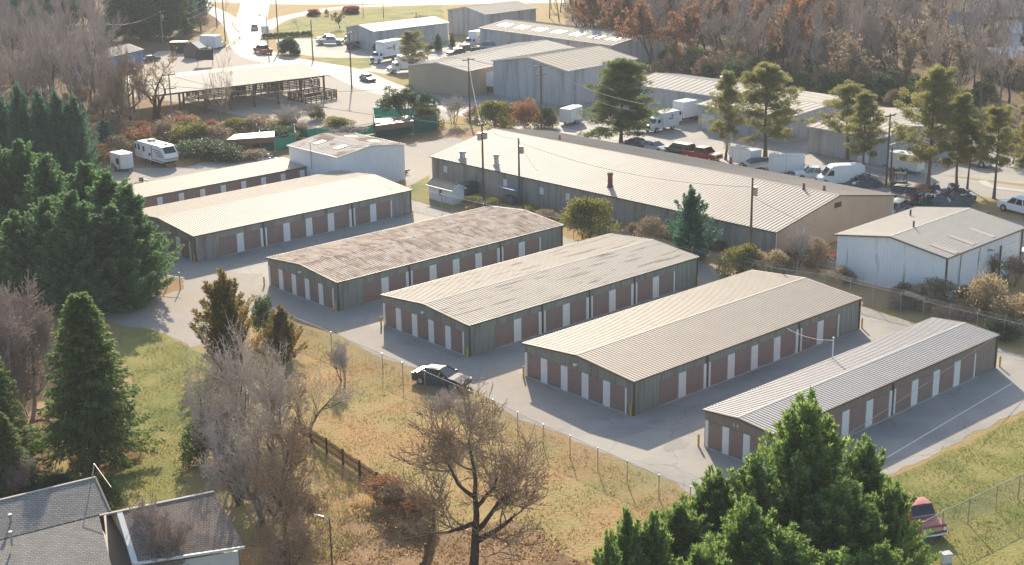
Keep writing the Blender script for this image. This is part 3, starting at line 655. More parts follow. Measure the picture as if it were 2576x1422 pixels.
# keep the measured left rake
Gd=P(340,1417.6,3.1); Ga2=P(300,1287,4.5)
hpart('roof',plane_part('r',[Ga2,Gb,Gc,Gd],0,),M['shingle_garage'],gz)
Ba,Bb=Ga2-gd*4+Vector((0,0,-1.9)),Gb-gd*4+Vector((0,0,-1.9))
hpart('roof',plane_part('r',[Ga2,Ba,Bb,Gb],0),M['shingle_garage'],gz); hpart('ridge_cap',strip(Ga,Gb,.10,.02),M['concrete'],gz)
hpart('rake_board',strip(Ga2,Gd,.17,.22),M['trim_white'],gz); hpart('gutter',strip(Gd,Gc,.07,.1),M['trim_white'],gz)
m=MB(); q=[Z(Ba,0)+Vector((.3,0,0)),Z(Bb,0)-Vector((.3,0,0)),Z(Gc,0)-gd*.5-Vector((.3,0,0)),Z(Gd,0)-gd*.5+Vector((.3,0,0))]
m.hexa(q,[Z(p,2.6) for p in q]); m.add([Z(q[0],2.6),Z(q[3],2.6),Ga2-Vector((-.3,0,.2))],[(0,1,2)]); hpart('wall',m,M['trim_white'],gz)
p=q[2].lerp(q[3],.3); d=(q[3]-q[2]).normalized(); nn=Vector((-d.y,d.x,0)); nn=nn if nn.y<0 else -nn
a=p+nn*.03; b=a+d*1.1; m=MB(); m.hexa([Z(a,.9),Z(b,.9),Z(b+nn*.04,.9),Z(a+nn*.04,.9)],[Z(a,2.0),Z(b,2.0),Z(b+nn*.04,2.0),Z(a+nn*.04,2.0)]); hpart('window',m,M['glass'],gz)

# ------------------------------------------------------------------ poles and wires
def utility_pole(u,vb,vt,label,r=.15,arms=((.25,2.2),),tr=0,grey=False,lamp=None,arz=.7,group=None,name='utility_pole'):
    b=P(u,vb); h=HT(b,vt); t=thing(name,label,'utility pole' if name=='utility_pole' else 'lamp post',b,0,group)
    m=MB(); m.tube([(0,0,-.1),(0,0,h*.5),(0,0,h)],[r,r*.85,r*.65],8); m.build('pole',M['pole_grey' if grey else 'pole'],t)
    c,s=math.cos(arz),math.sin(arz)
    for dz,l in arms:
        m=MB(); m.hexa([(-c*l/2-s*.06,-s*l/2+c*.06,h-dz-.07),(-c*l/2+s*.06,-s*l/2-c*.06,h-dz-.07),(c*l/2+s*.06,s*l/2-c*.06,h-dz-.07),(c*l/2-s*.06,s*l/2+c*.06,h-dz-.07)],
            [(-c*l/2-s*.06,-s*l/2+c*.06,h-dz+.07),(-c*l/2+s*.06,-s*l/2-c*.06,h-dz+.07),(c*l/2+s*.06,s*l/2-c*.06,h-dz+.07),(c*l/2-s*.06,s*l/2+c*.06,h-dz+.07)])
        x=m.build('crossarm',M['pole'],t)
        for k in (-.45,0,.45):
            MB().cyl((c*l*k,s*l*k,h-dz+.07),(c*l*k,s*l*k,h-dz+.25),.05,6).build('insulator',M['steel'],x)
    for k in range(tr):
        a=arz+k*math.pi; m=MB(); m.tube([(math.cos(a)*.48,math.sin(a)*.48,h-2.0),(math.cos(a)*.48,math.sin(a)*.48,h-1.05)],.27,12); m.box(min(0,math.cos(a)*.4),max(0,math.cos(a)*.4),-.05,.05,h-1.5,h-1.4); m.build('transformer',M['steel'],t)
    if lamp:
        lx,ly,dz=lamp; m=MB(); m.tube([(0,0,h-dz),(lx*.5,ly*.5,h-dz+.35),(lx,ly,h-dz+.4)],.05,6); x=m.build('lamp_arm',M['steel'],t)
        m=MB(); m.tube([(lx*.85,ly*.85,h-dz+.36),(lx*1.2,ly*1.2,h-dz+.30)],[.1,.16],8); m.build('lamp_head',M['steel'],x)
    return b,h
PO={}
PO['a']=utility_pole(1182.5,310,146,'tall brown utility pole with one crossarm beside the multi stemmed evergreen',arms=((.3,2.4),))
PO['b']=utility_pole(885,224,82.5,'plain tall brown utility pole at the road by the open barn',arms=((.2,1.2),))
PO['c']=utility_pole(1362,327,162,'brown utility pole with two crossarms by the white semi trailer',arms=((.3,2.4),(1.6,2.2)))
PO['d']=utility_pole(1217,513,312,'utility pole with two grey transformers between shed and long building',arms=((.15,1.2),),tr=2)
PO['e']=utility_pole(1307,516,348,'dark utility pole with single grey box against the long building wall',arms=(),tr=1)
PO['f']=utility_pole(1886,678,447.6,'tall utility pole with grey lower part rising behind the cream roof',arms=(),tr=1)
PO['g']=utility_pole(2229,467,286,'reddish utility pole with street lamp arm among the right pines',arms=((.3,2.2),),lamp=(1.6,-.5,4.2))
PO['g2']=utility_pole(2239.5,457,372,'short brown pole next to the forklift by the pines',arms=())
PO['h']=utility_pole(787.7,154.6,49,'utility pole with small lamp at the lot entrance by the road bend',arms=(),lamp=(-.8,-.3,1.5))
PO['i']=utility_pole(702,129,-45,'tall brown utility pole at the curve below the highway',arms=())
PO['j']=utility_pole(677.5,162,36,'thin street light pole at the roadside bend',r=.1,arms=(),lamp=(-1.3,0,.5))
PO['k']=utility_pole(409.7,105.6,26,'pale grey pole with crossarm and transformer before the dark trees',arms=((.2,2.4),),tr=1,grey=True)
PO['l']=utility_pole(546,69.6,-50,'dark pole left of the highway ramp',arms=()); PO['m']=utility_pole(567,103,-45,'dark pole behind the guard rail of the ramp',arms=())
PO['n']=utility_pole(436.7,332,185.5,'pale grey leaning pole with two crossarms beside twisted bare trees',arms=((.2,2.2),(2.4,2.2)),grey=True)
PO['o']=utility_pole(965,46,3,'thin pole on the lawn near red bushes',r=.1,arms=()); PO['p']=utility_pole(1048.5,82,31,'light pole in front of the white roofed warehouse',r=.1,arms=(),lamp=(-.8,0,.4))
PO['q']=utility_pole(914,42,3,'thin wooden post on the lawn left of another',r=.09,arms=())
PO['r']=utility_pole(1078,200,132,'thin light pole beside the parked box trucks',r=.09,arms=())
PO['s']=utility_pole(1898,1420,1232,'stub of a grey pole inside the front cypress clump',r=.2,arms=(),grey=True)
PO['t']=utility_pole(842,1530,1305,'slim dark lamp post with square head on the lower lawn',r=.07,arms=(),lamp=(-.75,.15,.25),name='lamp_post')
def wire(p0,p1,sag,label,r=.02,n=14,group=None):
    p0,p1=Vector(p0),Vector(p1); m=MB()
    pts=[p0.lerp(p1,i/n)-Vector((0,0,sag*4*(i/n)*(1-i/n))) for i in range(n+1)]
    m.tube(pts,r,4); return tag(m.build('power_line',M['wire']),label,'power line',group)
def top(k,d=.1,off=(0,0)): b,h=PO[k]; return (b.x+off[0],b.y+off[1],h-d)
wire(top('d'),top('e'),.5,'wire from the transformer pole to the dark pole beside it'); wire(top('e'),P(1352,430,4.8),.4,'short wire from the dark pole down to the wall mast')
wire(top('f',1),top('e',.5),1.2,'long thin wire over the long ribbed roof'); wire(top('a'),top('c'),.7,'wire between the two crossarm poles',r=.03); wire(top('b'),top('a',.2),.9,'upper wire from the barn pole past the box trucks',.03); wire(top('b',1.6),top('a',1.4),1.1,'lower wire from the barn pole past the box trucks',.03)
wire(top('h',.4),top('b'),.7,'wire from the lot entrance pole to the barn pole',.03); wire(top('c',.3),P(1620,262,9),.8,'upper wire right of the semi trailer',.03); wire(top('c',1.7),P(1600,280,7.0),.8,'lower wire right of the semi trailer',.03)
wire(top('a',4),top('n',2),1.2,'long wire passing in front of the open barn',.03); wire(top('d',.3),top('n',.3),1.0,'long bright wire crossing the scrub to the grey pole',.03); wire(top('d',.2),P(883,372,6.3),.6,'thin wire from the shed mast to the transformer pole')
wire(top('d',.5),top('a',.8),.8,'wire rising from the transformers to the tall brown pole'); wire(top('k',.3),top('l',3),1.2,'upper wire by the dark trees to the ramp',.05); wire(top('k',1.3),top('l',4.5),1.4,'middle wire by the dark trees to the ramp',.05); wire(top('k',2.3),top('l',6),1.5,'lower cable by the dark trees to the ramp',.08)
wire(top('k',.3),P(260,60,8),1.2,'wire from the pale pole into the wood at top left',.04); wire(top('f',2),P(2240,606,4),1.0,'wire from the tall pole to the white workshop')
wire(top('s',.15),P(2503,848,3.0),.15,'service wire from the cypress stub to the last storage roof',.022)
mpole=thing('service_mast','white service mast standing on the narrow storage roof edge','mast',(_b.x,_b.y,2.95)); o=MB().cyl((0,0,0),(0,0,1.75),.05,8).build('pole',M['trim_white'],mpole); MB().cyl((0,0,1.75),(0,0,1.9),.09,8).build('cap',M['steel'],mpole)
wire((_b.x,_b.y,4.6),P(1974,823,2.9),.35,'short sagging wire between the last two storage roofs')
# ------------------------------------------------------------------ bollards
def bollard(u,vb,label,mt='yellow',h=.95):
    b=P(u,vb); t=thing('bollard',label,'bollard',b,0,'yellow bollards at the storage corners' if mt=='yellow' else None)
    m=MB(); m.tube([(0,0,0),(0,0,h)],.085,10); m.build('post',M[mt],t); m=MB(); m.tube([(0,0,h),(0,0,h+.06)],[.085,.04],10); m.build('cap',M[mt],t)
for u,v,l in ((665,719,'yellow bollard left of the rust stained roof building'),(845,784,'yellow bollard at the near corner of the rust stained roof building'),(959,822,'yellow bollard left of the dark streaked roof building'),(1175.5,900.5,'yellow bollard at the near corner of the dark streaked roof building'),
  (1317,949,'yellow bollard left of the cream roof building, leaning on shadow edge'),(1587,1047,'yellow bollard at the near corner of the cream roof building'),(1757,1123,'yellow bollard left of the narrow grey roof building'),(2168,826,'yellow bollard at the far end of the cream roof building'),(2514.7,923.6,'yellow bollard at the far end of the narrow grey roof building'),
  (490,663,'yellow bollard at the near corner of the building by the cypress clump'),(1039,550.6,'brownish yellow post past the far end of the building by the cypress clump'),(1755,720,'yellow bollard at the far end of the dark streaked roof building')): bollard(u,v,l)
bollard(309,774,'short white post in the shade under the cypress clump','trim_white')
# ------------------------------------------------------------------ fences
def chain_fence(label,tops,h,ext=(),step=None,arms=False,barb=False,rail=True,spacing=.20):
    pts=[P(u,v,h) for u,v in tops]; b=pts[0]
    t=thing('chain_link_fence',label,'fence',(b.x,b.y,0))
    loc_=[Vector((p.x-b.x,p.y-b.y,0)) for p in pts]
    pos=[]
    for i in range(len(loc_)-1):
        a,c=loc_[i],loc_[i+1]; k=max(1,round((c-a).length/(step or 1e9))) if step else 1
        pos+=[a.lerp(c,j/k) for j in range(k)]
    pos.append(loc_[-1])
    for p in pos:
        m=MB(); m.tube([(p.x,p.y,0),(p.x,p.y,h+.06)],.04,6)
        if arms: d=(loc_[-1]-loc_[0]).normalized(); m.tube([(p.x,p.y,h),(p.x-d.y*.25,p.y+d.x*.25,h+.35)],.03,5)
        m.build('post',M['steel'],t)
    m=MB(); m.tube([p+Vector((0,0,h)) for p in loc_],.021,6); m.build('top_rail',M['rail'],t)
    if arms:
        d=(loc_[-1]-loc_[0]).normalized(); m=MB()
        for k in (.1,.2,.3): m.tube([p+Vector((-d.y*.25*k/.35,d.x*.25*k/.35,h+k)) for p in loc_],.008,3)
        m.build('barbed_wire',M['steel'],t)
    m=MB(); r=.006
    for i in range(len(loc_)-1):
        a,c=loc_[i],loc_[i+1]; l=(c-a).length; d=(c-a)/l; n=Vector((-d.y,d.x,0))*r
        x=-h
        while x<l:
            for sg in (1,-1):
                x0,x1=(x,x+h); z0,z1=(.05,h) if sg>0 else (h,.05)
                if x0<0: z0+=(z1-z0)*(-x0/h); x0=0
                if x1>l: z1-=(z1-z0)*((x1-l)/max(x1-x0,1e-6)); x1=l
                if x1-x0<.02: continue
                pa,pb=a+d*x0,a+d*x1
                m.add([(pa.x-n.x,pa.y-n.y,z0),(pa.x+n.x,pa.y+n.y,z0+r),(pb.x+n.x,pb.y+n.y,z1+r),(pb.x-n.x,pb.y-n.y,z1)],[(0,1,2,3)])
            x+=spacing
    m.build('chain_mesh',M['steel'],t)
chain_fence('long chain link fence between dry grass and storage yard',[(670,769),(832,836),(961,890),(1012,912),(1068,934),(1180,983),(1239,1006),(1302,1038),(1366.5,1068.5),(1434,1097),(1504,1128),(1578,1160),(1658,1196),(1737,1225),(1830,1268),(1950,1322)],1.75)
chain_fence('chain link fence with barbed arms behind the storage buildings',[(1033,472),(1110,489),(1216,513),(1320,533),(1442,557),(1535,583),(1640,605),(1740,629),(1845,651),(1941,673),(2005,682),(2077,691),(2140,709),(2198,722.7),(2268,739),(2324.5,757.5),(2390,774),(2460,790),(2528,806),(2600,822),(2680,840)],2.0,arms=True)
chain_fence('chain link fence on the green lawn at the lower right',[(2322,1314.6),(2373.5,1286),(2440,1255),(2510,1222),(2566.7,1196),(2630,1167),(2700,1134)],1.85)
t=thing('drive_gate','two tall grey gate posts with white cross bar at the drive end','gate',P(454,729))
b=Vector(t.location)
for u,v,h in ((454,729,1.9),(421,724,1.5)): p=P(u,v)-b; MB().tube([(p.x,p.y,0),(p.x,p.y,h)],.06,8).build('post',M['steel'],t)
p=P(421,724)-b; MB().tube([(p.x-.3,p.y,1.4),(.5,-.15,1.3)],.045,6).build('bar',M['trim_white'],t)
# picket fence
def picket(label,a,b,h=1.15):
    A,B=P(*a),P(*b); d=B-A; l=d.length; t=thing('picket_fence',label,'fence',A,math.atan2(d.y,d.x))
    n=int(l/2.4)
    for i in range(n+1): MB().box(i*l/n-.07,i*l/n+.07,-.07,.07,0,h+.12).build('post',M['picket'],t)
    m=MB(); k=int(l/.17)
    for i in range(k):
        x=i*.17; hh=h*(1+.03*math.sin(i*7.3)); m.prism([(x,.04),(x+.085,.04),(x+.085,hh-.07),(x+.042,hh),(x,hh-.07)],.05,.072,'y')
    m.box(0,l,.01,.05,.3,.38); m.box(0,l,.01,.05,h-.35,h-.27); m.build('picket_panel',M['picket'],t)
picket('long dark brown picket fence beside the big bare tree',(745,1088),(1093,1325))
picket('short dark brown picket fence end meeting the long one at the house side',(1093,1325),(1060,1460))
# net cages
def net_cage(label,pts,h,roof=None):
    b=P(*pts[0]); t=thing('netting_enclosure',label,'enclosure',b)
    L_=[P(*p)-b for p in pts]
    for p in L_: MB().tube([(p.x,p.y,0),(p.x,p.y,h+.25)],.06,6).build('post',M['steel'],t)
    rr_=random.Random(len(label))
    m=MB()
    for i in range(len(L_)-1):
        a,c=L_[i],L_[i+1]; k=10; 
        for j in range(k):
            p,q=a.lerp(c,j/k),a.lerp(c,(j+1)/k); z=lambda tt:h-.35*math.sin(tt*math.pi)**2
            m.add([(p.x,p.y,.15),(q.x,q.y,.15),(q.x,q.y,z((j+1)/k)),(p.x,p.y,z(j/k))],[(0,1,2,3)])
    m.build('net',M['net'],t)
    m=MB(); m.tube([p+Vector((0,0,h)) for p in L_],.035,5); m.build('rail',M['steel'],t)
    if roof:
        m=MB(); q=[P(u,v,2.4)-b for u,v in roof]; q=[Vector((p.x,p.y,2.4)) for p in q]; m.hexa([p-Vector((0,0,.9)) for p in q],q); m.build('shelter_roof',M['trim_brown'],t)
net_cage('large dark green netted cage with brown shelter left of the multi stemmed tree base',[(945,352),(1040,338),(1100,330),(1100,303),(940,312),(945,352)],2.6,[(942,300),(1030,290),(1040,304),(945,316)])
net_cage('small green netted cage with brown shelter in the scrub',[(657,385),(692,382),(745,372),(742,352),(655,362),(657,385)],2.2,[(590,338),(690,330),(690,344),(570,352)])
net_cage('sagging pale green net run stretched through the bushes',[(735,345),(800,352),(880,348),(960,335)],1.8)
# ------------------------------------------------------------------ vehicles
def arch_profile(L,zb,top,wheels,r):       # outline: bottom with wheel arches, then top points from front to back
    pts=[(0,zb)]
    for wx in sorted(wheels):
        R_=r*1.16
        for k in range(9):
            a=math.pi-math.pi*k/8; pts.append((wx+R_*math.cos(a),max(zb,r*.95+R_*math.sin(a)) if 0<k<8 else zb))
    pts.append((L,zb)); return pts+top
def wheel(root,x,y,r,w_=.22):
    t=MB().cyl((0,-w_/2,0),(0,w_/2,0),r,18).build('wheel',M['tyre'],root); t.location=(x,y,r)
    s=1 if y>0 else -1
    MB().cyl((0,s*w_*.30,0),(0,s*(w_/2+.012),0),r*.62,14).build('rim',M['rim'],t)
def cabin(root,x0,x1,t0,t1,z0,z1,hw,ht,pm,parts=True,bars=()):
    b=[(x0,-hw,z0),(x1,-hw,z0),(x1,hw,z0),(x0,hw,z0)]; t=[(t0,-ht,z1),(t1,-ht,z1),(t1,ht,z1),(t0,ht,z1)]
    MB().hexa(b,t).build('window_glass',M['glass'],root)
    m=MB()
    n=6                                     # slightly crowned roof panel
    rows=[]
    for i in range(n+1):
        u=i/n; x=t0-.04+(t1-t0+.08)*u
        for j in range(n+1):
            v=j/n*2-1; rows.append((x,v*(ht+.03),z1+.01+.07*(1-v*v)*(1-(2*u-1)**2*.6)))
    fs=[(i*(n+1)+j,(i+1)*(n+1)+j,(i+1)*(n+1)+j+1,i*(n+1)+j+1) for i in range(n) for j in range(n)]
    m.add(rows,fs); m.box(t0-.04,t1+.04,-ht-.03,ht+.03,z1-.05,z1+.008)
    m.build('roof',pm,root,smooth=True)
    m=MB()
    for i in range(4): m.tube([b[i],t[i]],.045,5)
    for f in (.47,)+tuple(bars):
        for s in (-1,1): m.tube([(x0+(x1-x0)*f,s*(hw+.005),z0),(t0+(t1-t0)*f,s*(ht+.005),z1)],.035,5)
    m.build('pillars',pm,root)
def lights(root,L,w_,zf,zr,hl=.16):
    for s in (-1,1):
        MB().box(L-.03,L+.025,s*w_*.36-.17,s*w_*.36+.17,zf-hl/2,zf+hl/2).build('headlight',M['lamp_lens'],root,bevel=.02)
        MB().box(-.025,.03,s*w_*.38-.14,s*w_*.38+.14,zr-.1,zr+.1).build('tail_light',M['red_light'],root,bevel=.02)
def body(root,prof,w_,pm,bev=.07,taper=.06):
    m=MB(); n=len(prof); zs=[p[1] for p in prof]; zm=max(zs)
    hw=lambda z:w_/2-(taper*max(0,(z-.6)/(zm-.6+1e-6)) if zm>.6 else 0)
    vs=[(x,-hw(z),z) for x,z in prof]+[(x,hw(z),z) for x,z in prof]
    m.add(vs,[tuple(range(n)),tuple(range(2*n-1,n-1,-1))]+[(i,(i+1)%n,(i+1)%n+n,i+n) for i in range(n)])
    return m.build('body',pm,root,bevel=bev)
def place(root_name,label,cat,rear,front,L,group=None,sc_=1.0):
    a,b=P(*rear),P(*front); d=b-a; d.z=0; mid=(a+b)/2; d.normalize(); o=mid-d*L/2*sc_
    t=thing(root_name,label,cat,o,math.atan2(d.y,d.x),group); t.scale=(sc_,)*3; return t
def car(kind,pm,label,rear,front,name=None,sc_=.95,cat=None,group=None):
    pm=M[pm] if isinstance(pm,str) else pm
    spec={'sedan':(4.6,1.78),'suv':(4.6,1.85),'pickup':(5.5,1.95),'van':(5.9,2.0),'hatch':(4.2,1.75),'oldtruck':(4.9,1.95),'minivan':(5.0,1.95),'oldwagon':(4.9,1.85)}[kind]
    L,W_=spec; t=place(name or {'sedan':'parked_car','hatch':'parked_car','suv':'parked_car','pickup':'pickup_truck','van':'cargo_van','oldtruck':'pickup_truck','minivan':'van','oldwagon':'vintage_car'}[kind],label,cat or {'sedan':'car','hatch':'car','suv':'car','pickup':'pickup truck','van':'van','oldtruck':'pickup truck','minivan':'van','oldwagon':'car'}[kind],rear,front,L,group,sc_)
    r=.33; wx=(.85,L-.9)
    if kind in('sedan','hatch'):
        e=0 if kind=='sedan' else .35
        body(t,arch_profile(L,.22,[(L,.62),(L-.12,.72),(L-.75,.86),(L-1.35,.93),(1.2,.97),(.12,.98 if kind=='sedan' else .95),(0,.85)],wx,r),W_,pm,.08)
        cabin(t,.55-e,L-1.25,1.25-e*1.6,L-2.15,.92,1.41,W_/2-.09,W_/2-.30,pm); lights(t,L,W_,.66,.78)
        MB().box(L-.02,L+.03,-.45,.45,.32,.5).build('grille',M['dark'],t)
        for s in (-1,1): MB().box(L-1.62,L-1.45,s*(W_/2+.07)-.09,s*(W_/2+.07)+.09,.92,1.05).build('wing_mirror',pm,t,bevel=.02)
    elif kind in('suv','minivan'):
        h=1.68 if kind=='suv' else 1.75; r=.36
        body(t,arch_profile(L,.28,[(L,.75),(L-.1,.86),(L-1.0,1.02),(1.0,1.05),(.05,1.05),(0,.9)],wx,r),W_,pm,.08)
        cabin(t,.08,L-(1.0 if kind=='suv' else .75),.35,L-(1.75 if kind=='suv' else 1.6),1.0,h,W_/2-.07,W_/2-.22,pm,bars=(.75,)); lights(t,L,W_,.78,.95)
        MB().box(L-.02,L+.03,-.45,.45,.4,.62).build('grille',M['dark'],t)
    elif kind=='pickup':
        r=.39
        body(t,arch_profile(L,.36,[(L,.95),(L-.12,1.05),(L-1.25,1.13),(2.0,1.13),(2.0,.72),(0,.72)],wx,r),W_,pm,.05,.04)
        cabin(t,2.02,L-1.25,2.2,L-1.95,1.1,1.78,W_/2-.08,W_/2-.22,pm); lights(t,L,W_,.85,.85)
        m=MB(); m.box(.02,1.98,W_/2-.1,W_/2-.02,.7,1.12); m.box(.02,1.98,-W_/2+.02,-W_/2+.1,.7,1.12); m.box(0,.08,-W_/2+.1,W_/2-.1,.7,1.12); m.build('cargo_bed',pm,t)
        MB().box(.08,1.98,-W_/2+.1,W_/2-.1,.725,.76).build('bed_floor',M['dark'],t); MB().box(L-.02,L+.04,-.6,.6,.62,1.0).build('grille',M['dark'],t); MB().box(L-.02,L+.12,-W_/2+.05,W_/2-.05,.42,.6).build('bumper',M['rim'],t,bevel=.03)
    elif kind=='oldtruck':
        r=.37
        body(t,arch_profile(L,.34,[(L,.55),(L+.0,.98),(L-.15,1.06),(L-1.3,1.14),(L-1.45,1.16),(2.0,1.16),(2.0,.8),(0,.8)],wx,r),W_,pm,.06,.05)
        cabin(t,2.05,L-1.35,2.2,L-1.8,1.13,1.80,W_/2-.1,W_/2-.2,pm)
        m=MB()
        for s in (-1,1): m.box(.02,1.98,s*(W_/2-.06)-.05,s*(W_/2-.06)+.05,.78,1.14)
        m.box(0,.06,-W_/2+.1,W_/2-.1,.78,1.12); m.build('cargo_bed',pm,t); MB().box(.04,1.98,-W_/2+.12,W_/2-.12,.81,.84).build('bed_floor',M['dark'],t)
        m=MB(); m.tube([(L-.1,-W_/2-.02,.5),(L+.16,-W_/2+.15,.5),(L+.2,0,.5),(L+.16,W_/2-.15,.5),(L-.1,W_/2+.02,.5)],.09,8); m.build('bumper',M['rim'],t)
        MB().box(L-.02,L+.03,-.55,.55,.66,.94).build('grille',M['rim'],t)
        for s in (-1,1):
            m=MB(); m.cyl((L-.02,s*.74,.8),(L+.05,s*.74,.8),.13,14); m.build('headlight',M['lamp_lens'],t)
        m=MB(); m.tube([(L-1.36,-W_/2+.1,1.17),(L-1.36,W_/2-.1,1.17)],.03,6); m.build('windscreen_trim',M['rim'],t)
    elif kind=='oldwagon':
        r=.36
        body(t,arch_profile(L,.3,[(L,.6),(L-.05,.85),(L-.5,1.0),(L-1.5,1.1),(1,1.1),(.1,1.05),(0,.8)],wx,r),W_,pm,.12,.2)
        cabin(t,.3,L-1.5,.6,L-1.95,1.05,1.68,W_/2-.2,W_/2-.33,pm,bars=(.75,)); lights(t,L,W_,.8,.8)
        for s in (-1,1): m=MB(); m.tube([(L-.1,s*(W_/2-.12),.7),(L-.6,s*(W_/2-.1),.86),(L-1.5,s*(W_/2-.12),.7)],[.12,.2,.14],8); m.build('fender',pm,t,smooth=True)
    elif kind=='van':
        r=.36; h=2.55
        body(t,arch_profile(L,.3,[(L,.8),(L-.12,1.0),(L-.75,1.18),(L-1.5,2.2),(L-1.85,2.45),(L-2.6,h),(.15,h-.02),(0,h-.25)],wx,r),W_,pm,.09,.12)
        m=MB(); m.add([(L-.80,-.78,1.24),(L-.80,.78,1.24),(L-1.45,.70,2.12),(L-1.45,-.70,2.12)],[(0,1,2,3)]); m.v=[(x+.05,y,z+.03) for x,y,z in m.v]; m.build('windscreen',M['glass'],t)
        for s in (-1,1):
            m=MB(); y=s*(W_/2-.035); m.add([(L-1.0,y,1.3),(L-1.95,y,1.3),(L-1.95,y-.03*s,1.95),(L-1.5,y-.03*s,1.95)],[(0,1,2,3)]); m.v=[(x,yy+s*.02,z) for x,yy,z in m.v]; m.build('side_window',M['glass'],t)
        lights(t,L,W_,.9,1.0); MB().box(L-.02,L+.03,-.6,.6,.45,.75).build('grille',M['dark'],t)
    for x in wx:
        for s in (-1,1): wheel(t,x,s*(W_/2-.11),r)
    return t
def box_truck(label,rear,front,L=7.6,bh=3.3,bl=5.2,sc_=1.0,logo=None,cabc='white',group=None,bz=.85):
    t=place('box_truck',label,'truck',rear,front,L,group,sc_); pm=M[cabc]
    cx=bl+.05; r=.42
    body(t,arch_profile(L-cx,.42,[(L-cx,1.0),(L-cx-.1,1.2),(L-cx-.85,1.45),(L-cx-1.25,2.2),(.0,2.25)],(L-cx-1.0,),r),2.05,pm,.07,.1).location=(cx,0,0)
    m=MB(); m.add([(L-.84,-.8,1.5),(L-.84,.8,1.5),(L-1.22,.74,2.1),(L-1.22,-.74,2.1)],[(0,1,2,3)]); m.v=[(x+.05,y,z+.02) for x,y,z in m.v]; m.build('windscreen',M['glass'],t)
    for s in (-1,1):
        m=MB(); y=s*1.0; m.add([(L-1.2,y,1.5),(cx+.25,y,1.5),(cx+.25,y-.04*s,2.05),(L-1.4,y-.04*s,2.05)],[(0,1,2,3)]); m.build('side_window',M['glass'],t)
        MB().box(L-.03,L+.02,s*.75-.15,s*.75+.15,.85,1.05).build('headlight',M['lamp_lens'],t)
    MB().box(L-.02,L+.03,-.55,.55,.75,1.1).build('grille',M['dark'],t); MB().box(L-.02,L+.14,-1.0,1.0,.45,.65).build('bumper',M['rim'],t,bevel=.03)
    MB().box(0,bl,-1.18,1.18,bz,bh).build('cargo_box',M['white'],t,bevel=.05); MB().box(.02,bl-.02,-1.16,1.16,bh+.003,bh+.05).build('box_roof',M['roof_white'],t)
    m=MB(); m.box(.05,bl-.1,-.5,.5,.5,bz-.01); m.build('chassis',M['dark'],t)
    if logo: lettering(t,bl,bh,bz,logo)
    for x in (1.4,L-1.0):
        for s in (-1,1): wheel(t,x,s*.92,r,.26)
    return t
def lettering(t,bl,bh,bz,kind):
    for s in (-1,1):
        y0,y1=(1.181,1.20) if s>0 else (-1.20,-1.181)
        zc=(bh+bz)/2+.15
        if kind=='emblem':
            m=MB(); x=bl*.50; e=-s
            for dx,dz,w_,h in ((0,0,.42,.5),(.18,.42,.22,.3),(-.05,-.45,.18,.45),(.22,-.55,.35,.16),(.3,.55,.1,.3),(-.2,.3,.3,.16)): m.box(x+e*dx-w_/2,x+e*dx+w_/2,y0,y1,zc+dz-h/2,zc+dz+h/2)
            m.build('emblem',M['ink'],t)
            m=MB(); x0=bl*.50-e*-.0
            for k in range(7):
                xx=bl*.5+(-1 if s>0 else 1)*-(.55+k*.25); h=.34 if k in(0,4) else .24
                m.box(xx-.09,xx+.09,y0,y1,zc-.12,zc-.12+h)
            m.build('lettering',M['inkred'],t)
        elif kind=='small':
            m=MB(); 
            for k in range(5): m.box(bl*.4+k*.2,bl*.4+k*.2+.15,y0,y1,zc-.1,zc+.14)
            m.cyl((bl*.45,y0,zc+.45),(bl*.45,y1,zc+.45),.2,10); m.build('lettering',M['ink'],t)
        elif kind=='mover':
            m=MB(); xs=1.2
            for row,(n,z) in enumerate(((17,.55),(15,.1))):
                for k in range(n): 
                    if k%8==6: continue
                    m.box(xs+row*.15+k*.26,xs+row*.15+k*.26+.19,y0,y1,zc+z-.14,zc+z+.14)
            for k in range(7): m.box(2.0+k*.24,2.0+k*.24+.17,y0,y1,zc-.75,zc-.55)
            m.build('lettering',M['ink'],t)
            m=MB(); m.prism([(.95,zc+1.0),(1.1,zc+1.0),(.62,zc+.3),(1.05,zc-.4),(.9,zc-.4),(.45,zc+.3)],y0,y1,'y'); m.build('arrow_mark',M['ink'],t)
def semi_trailer(label,rear,front,L=13.5,sc_=.93):
    t=place('semi_trailer',label,'trailer',rear,front,L,None,sc_)
    m=MB(); m.prism([(0,.75),(L*.62,.65),(L*.62,1.15),(L,1.15),(L,4.0),(0,4.0)],-1.28,1.28,'y'); m.build('body',M['white'],t)
    MB().box(.05,L-.05,-1.25,1.25,4.003,4.06).build('roof',M['roof_white'],t)
    for k in (.33,.66): MB().box(.05,L-.05,-1.25+2.5*k-.03,-1.25+2.5*k+.03,4.062,4.075).build('roof_seam',M['wall_ware'],t)
    for s in (-1,1):
        MB().box(L*.74,L*.74+.12,s*.9-.06,s*.9+.06,0,1.2).build('landing_leg',M['dark'],t)
        for x in (1.3,2.5): wheel(t,x,s*1.02,.5,.3)
    m=MB(); 
    for k in range(1,10): m.box(k*L/10-.02,k*L/10+.02,-1.295,-1.281,1.2,3.95)
    m.build('side_seam',M['wall_ware'],t)
    lettering2=t; lettering(t,L,4.0,1.1,'mover')
    return t
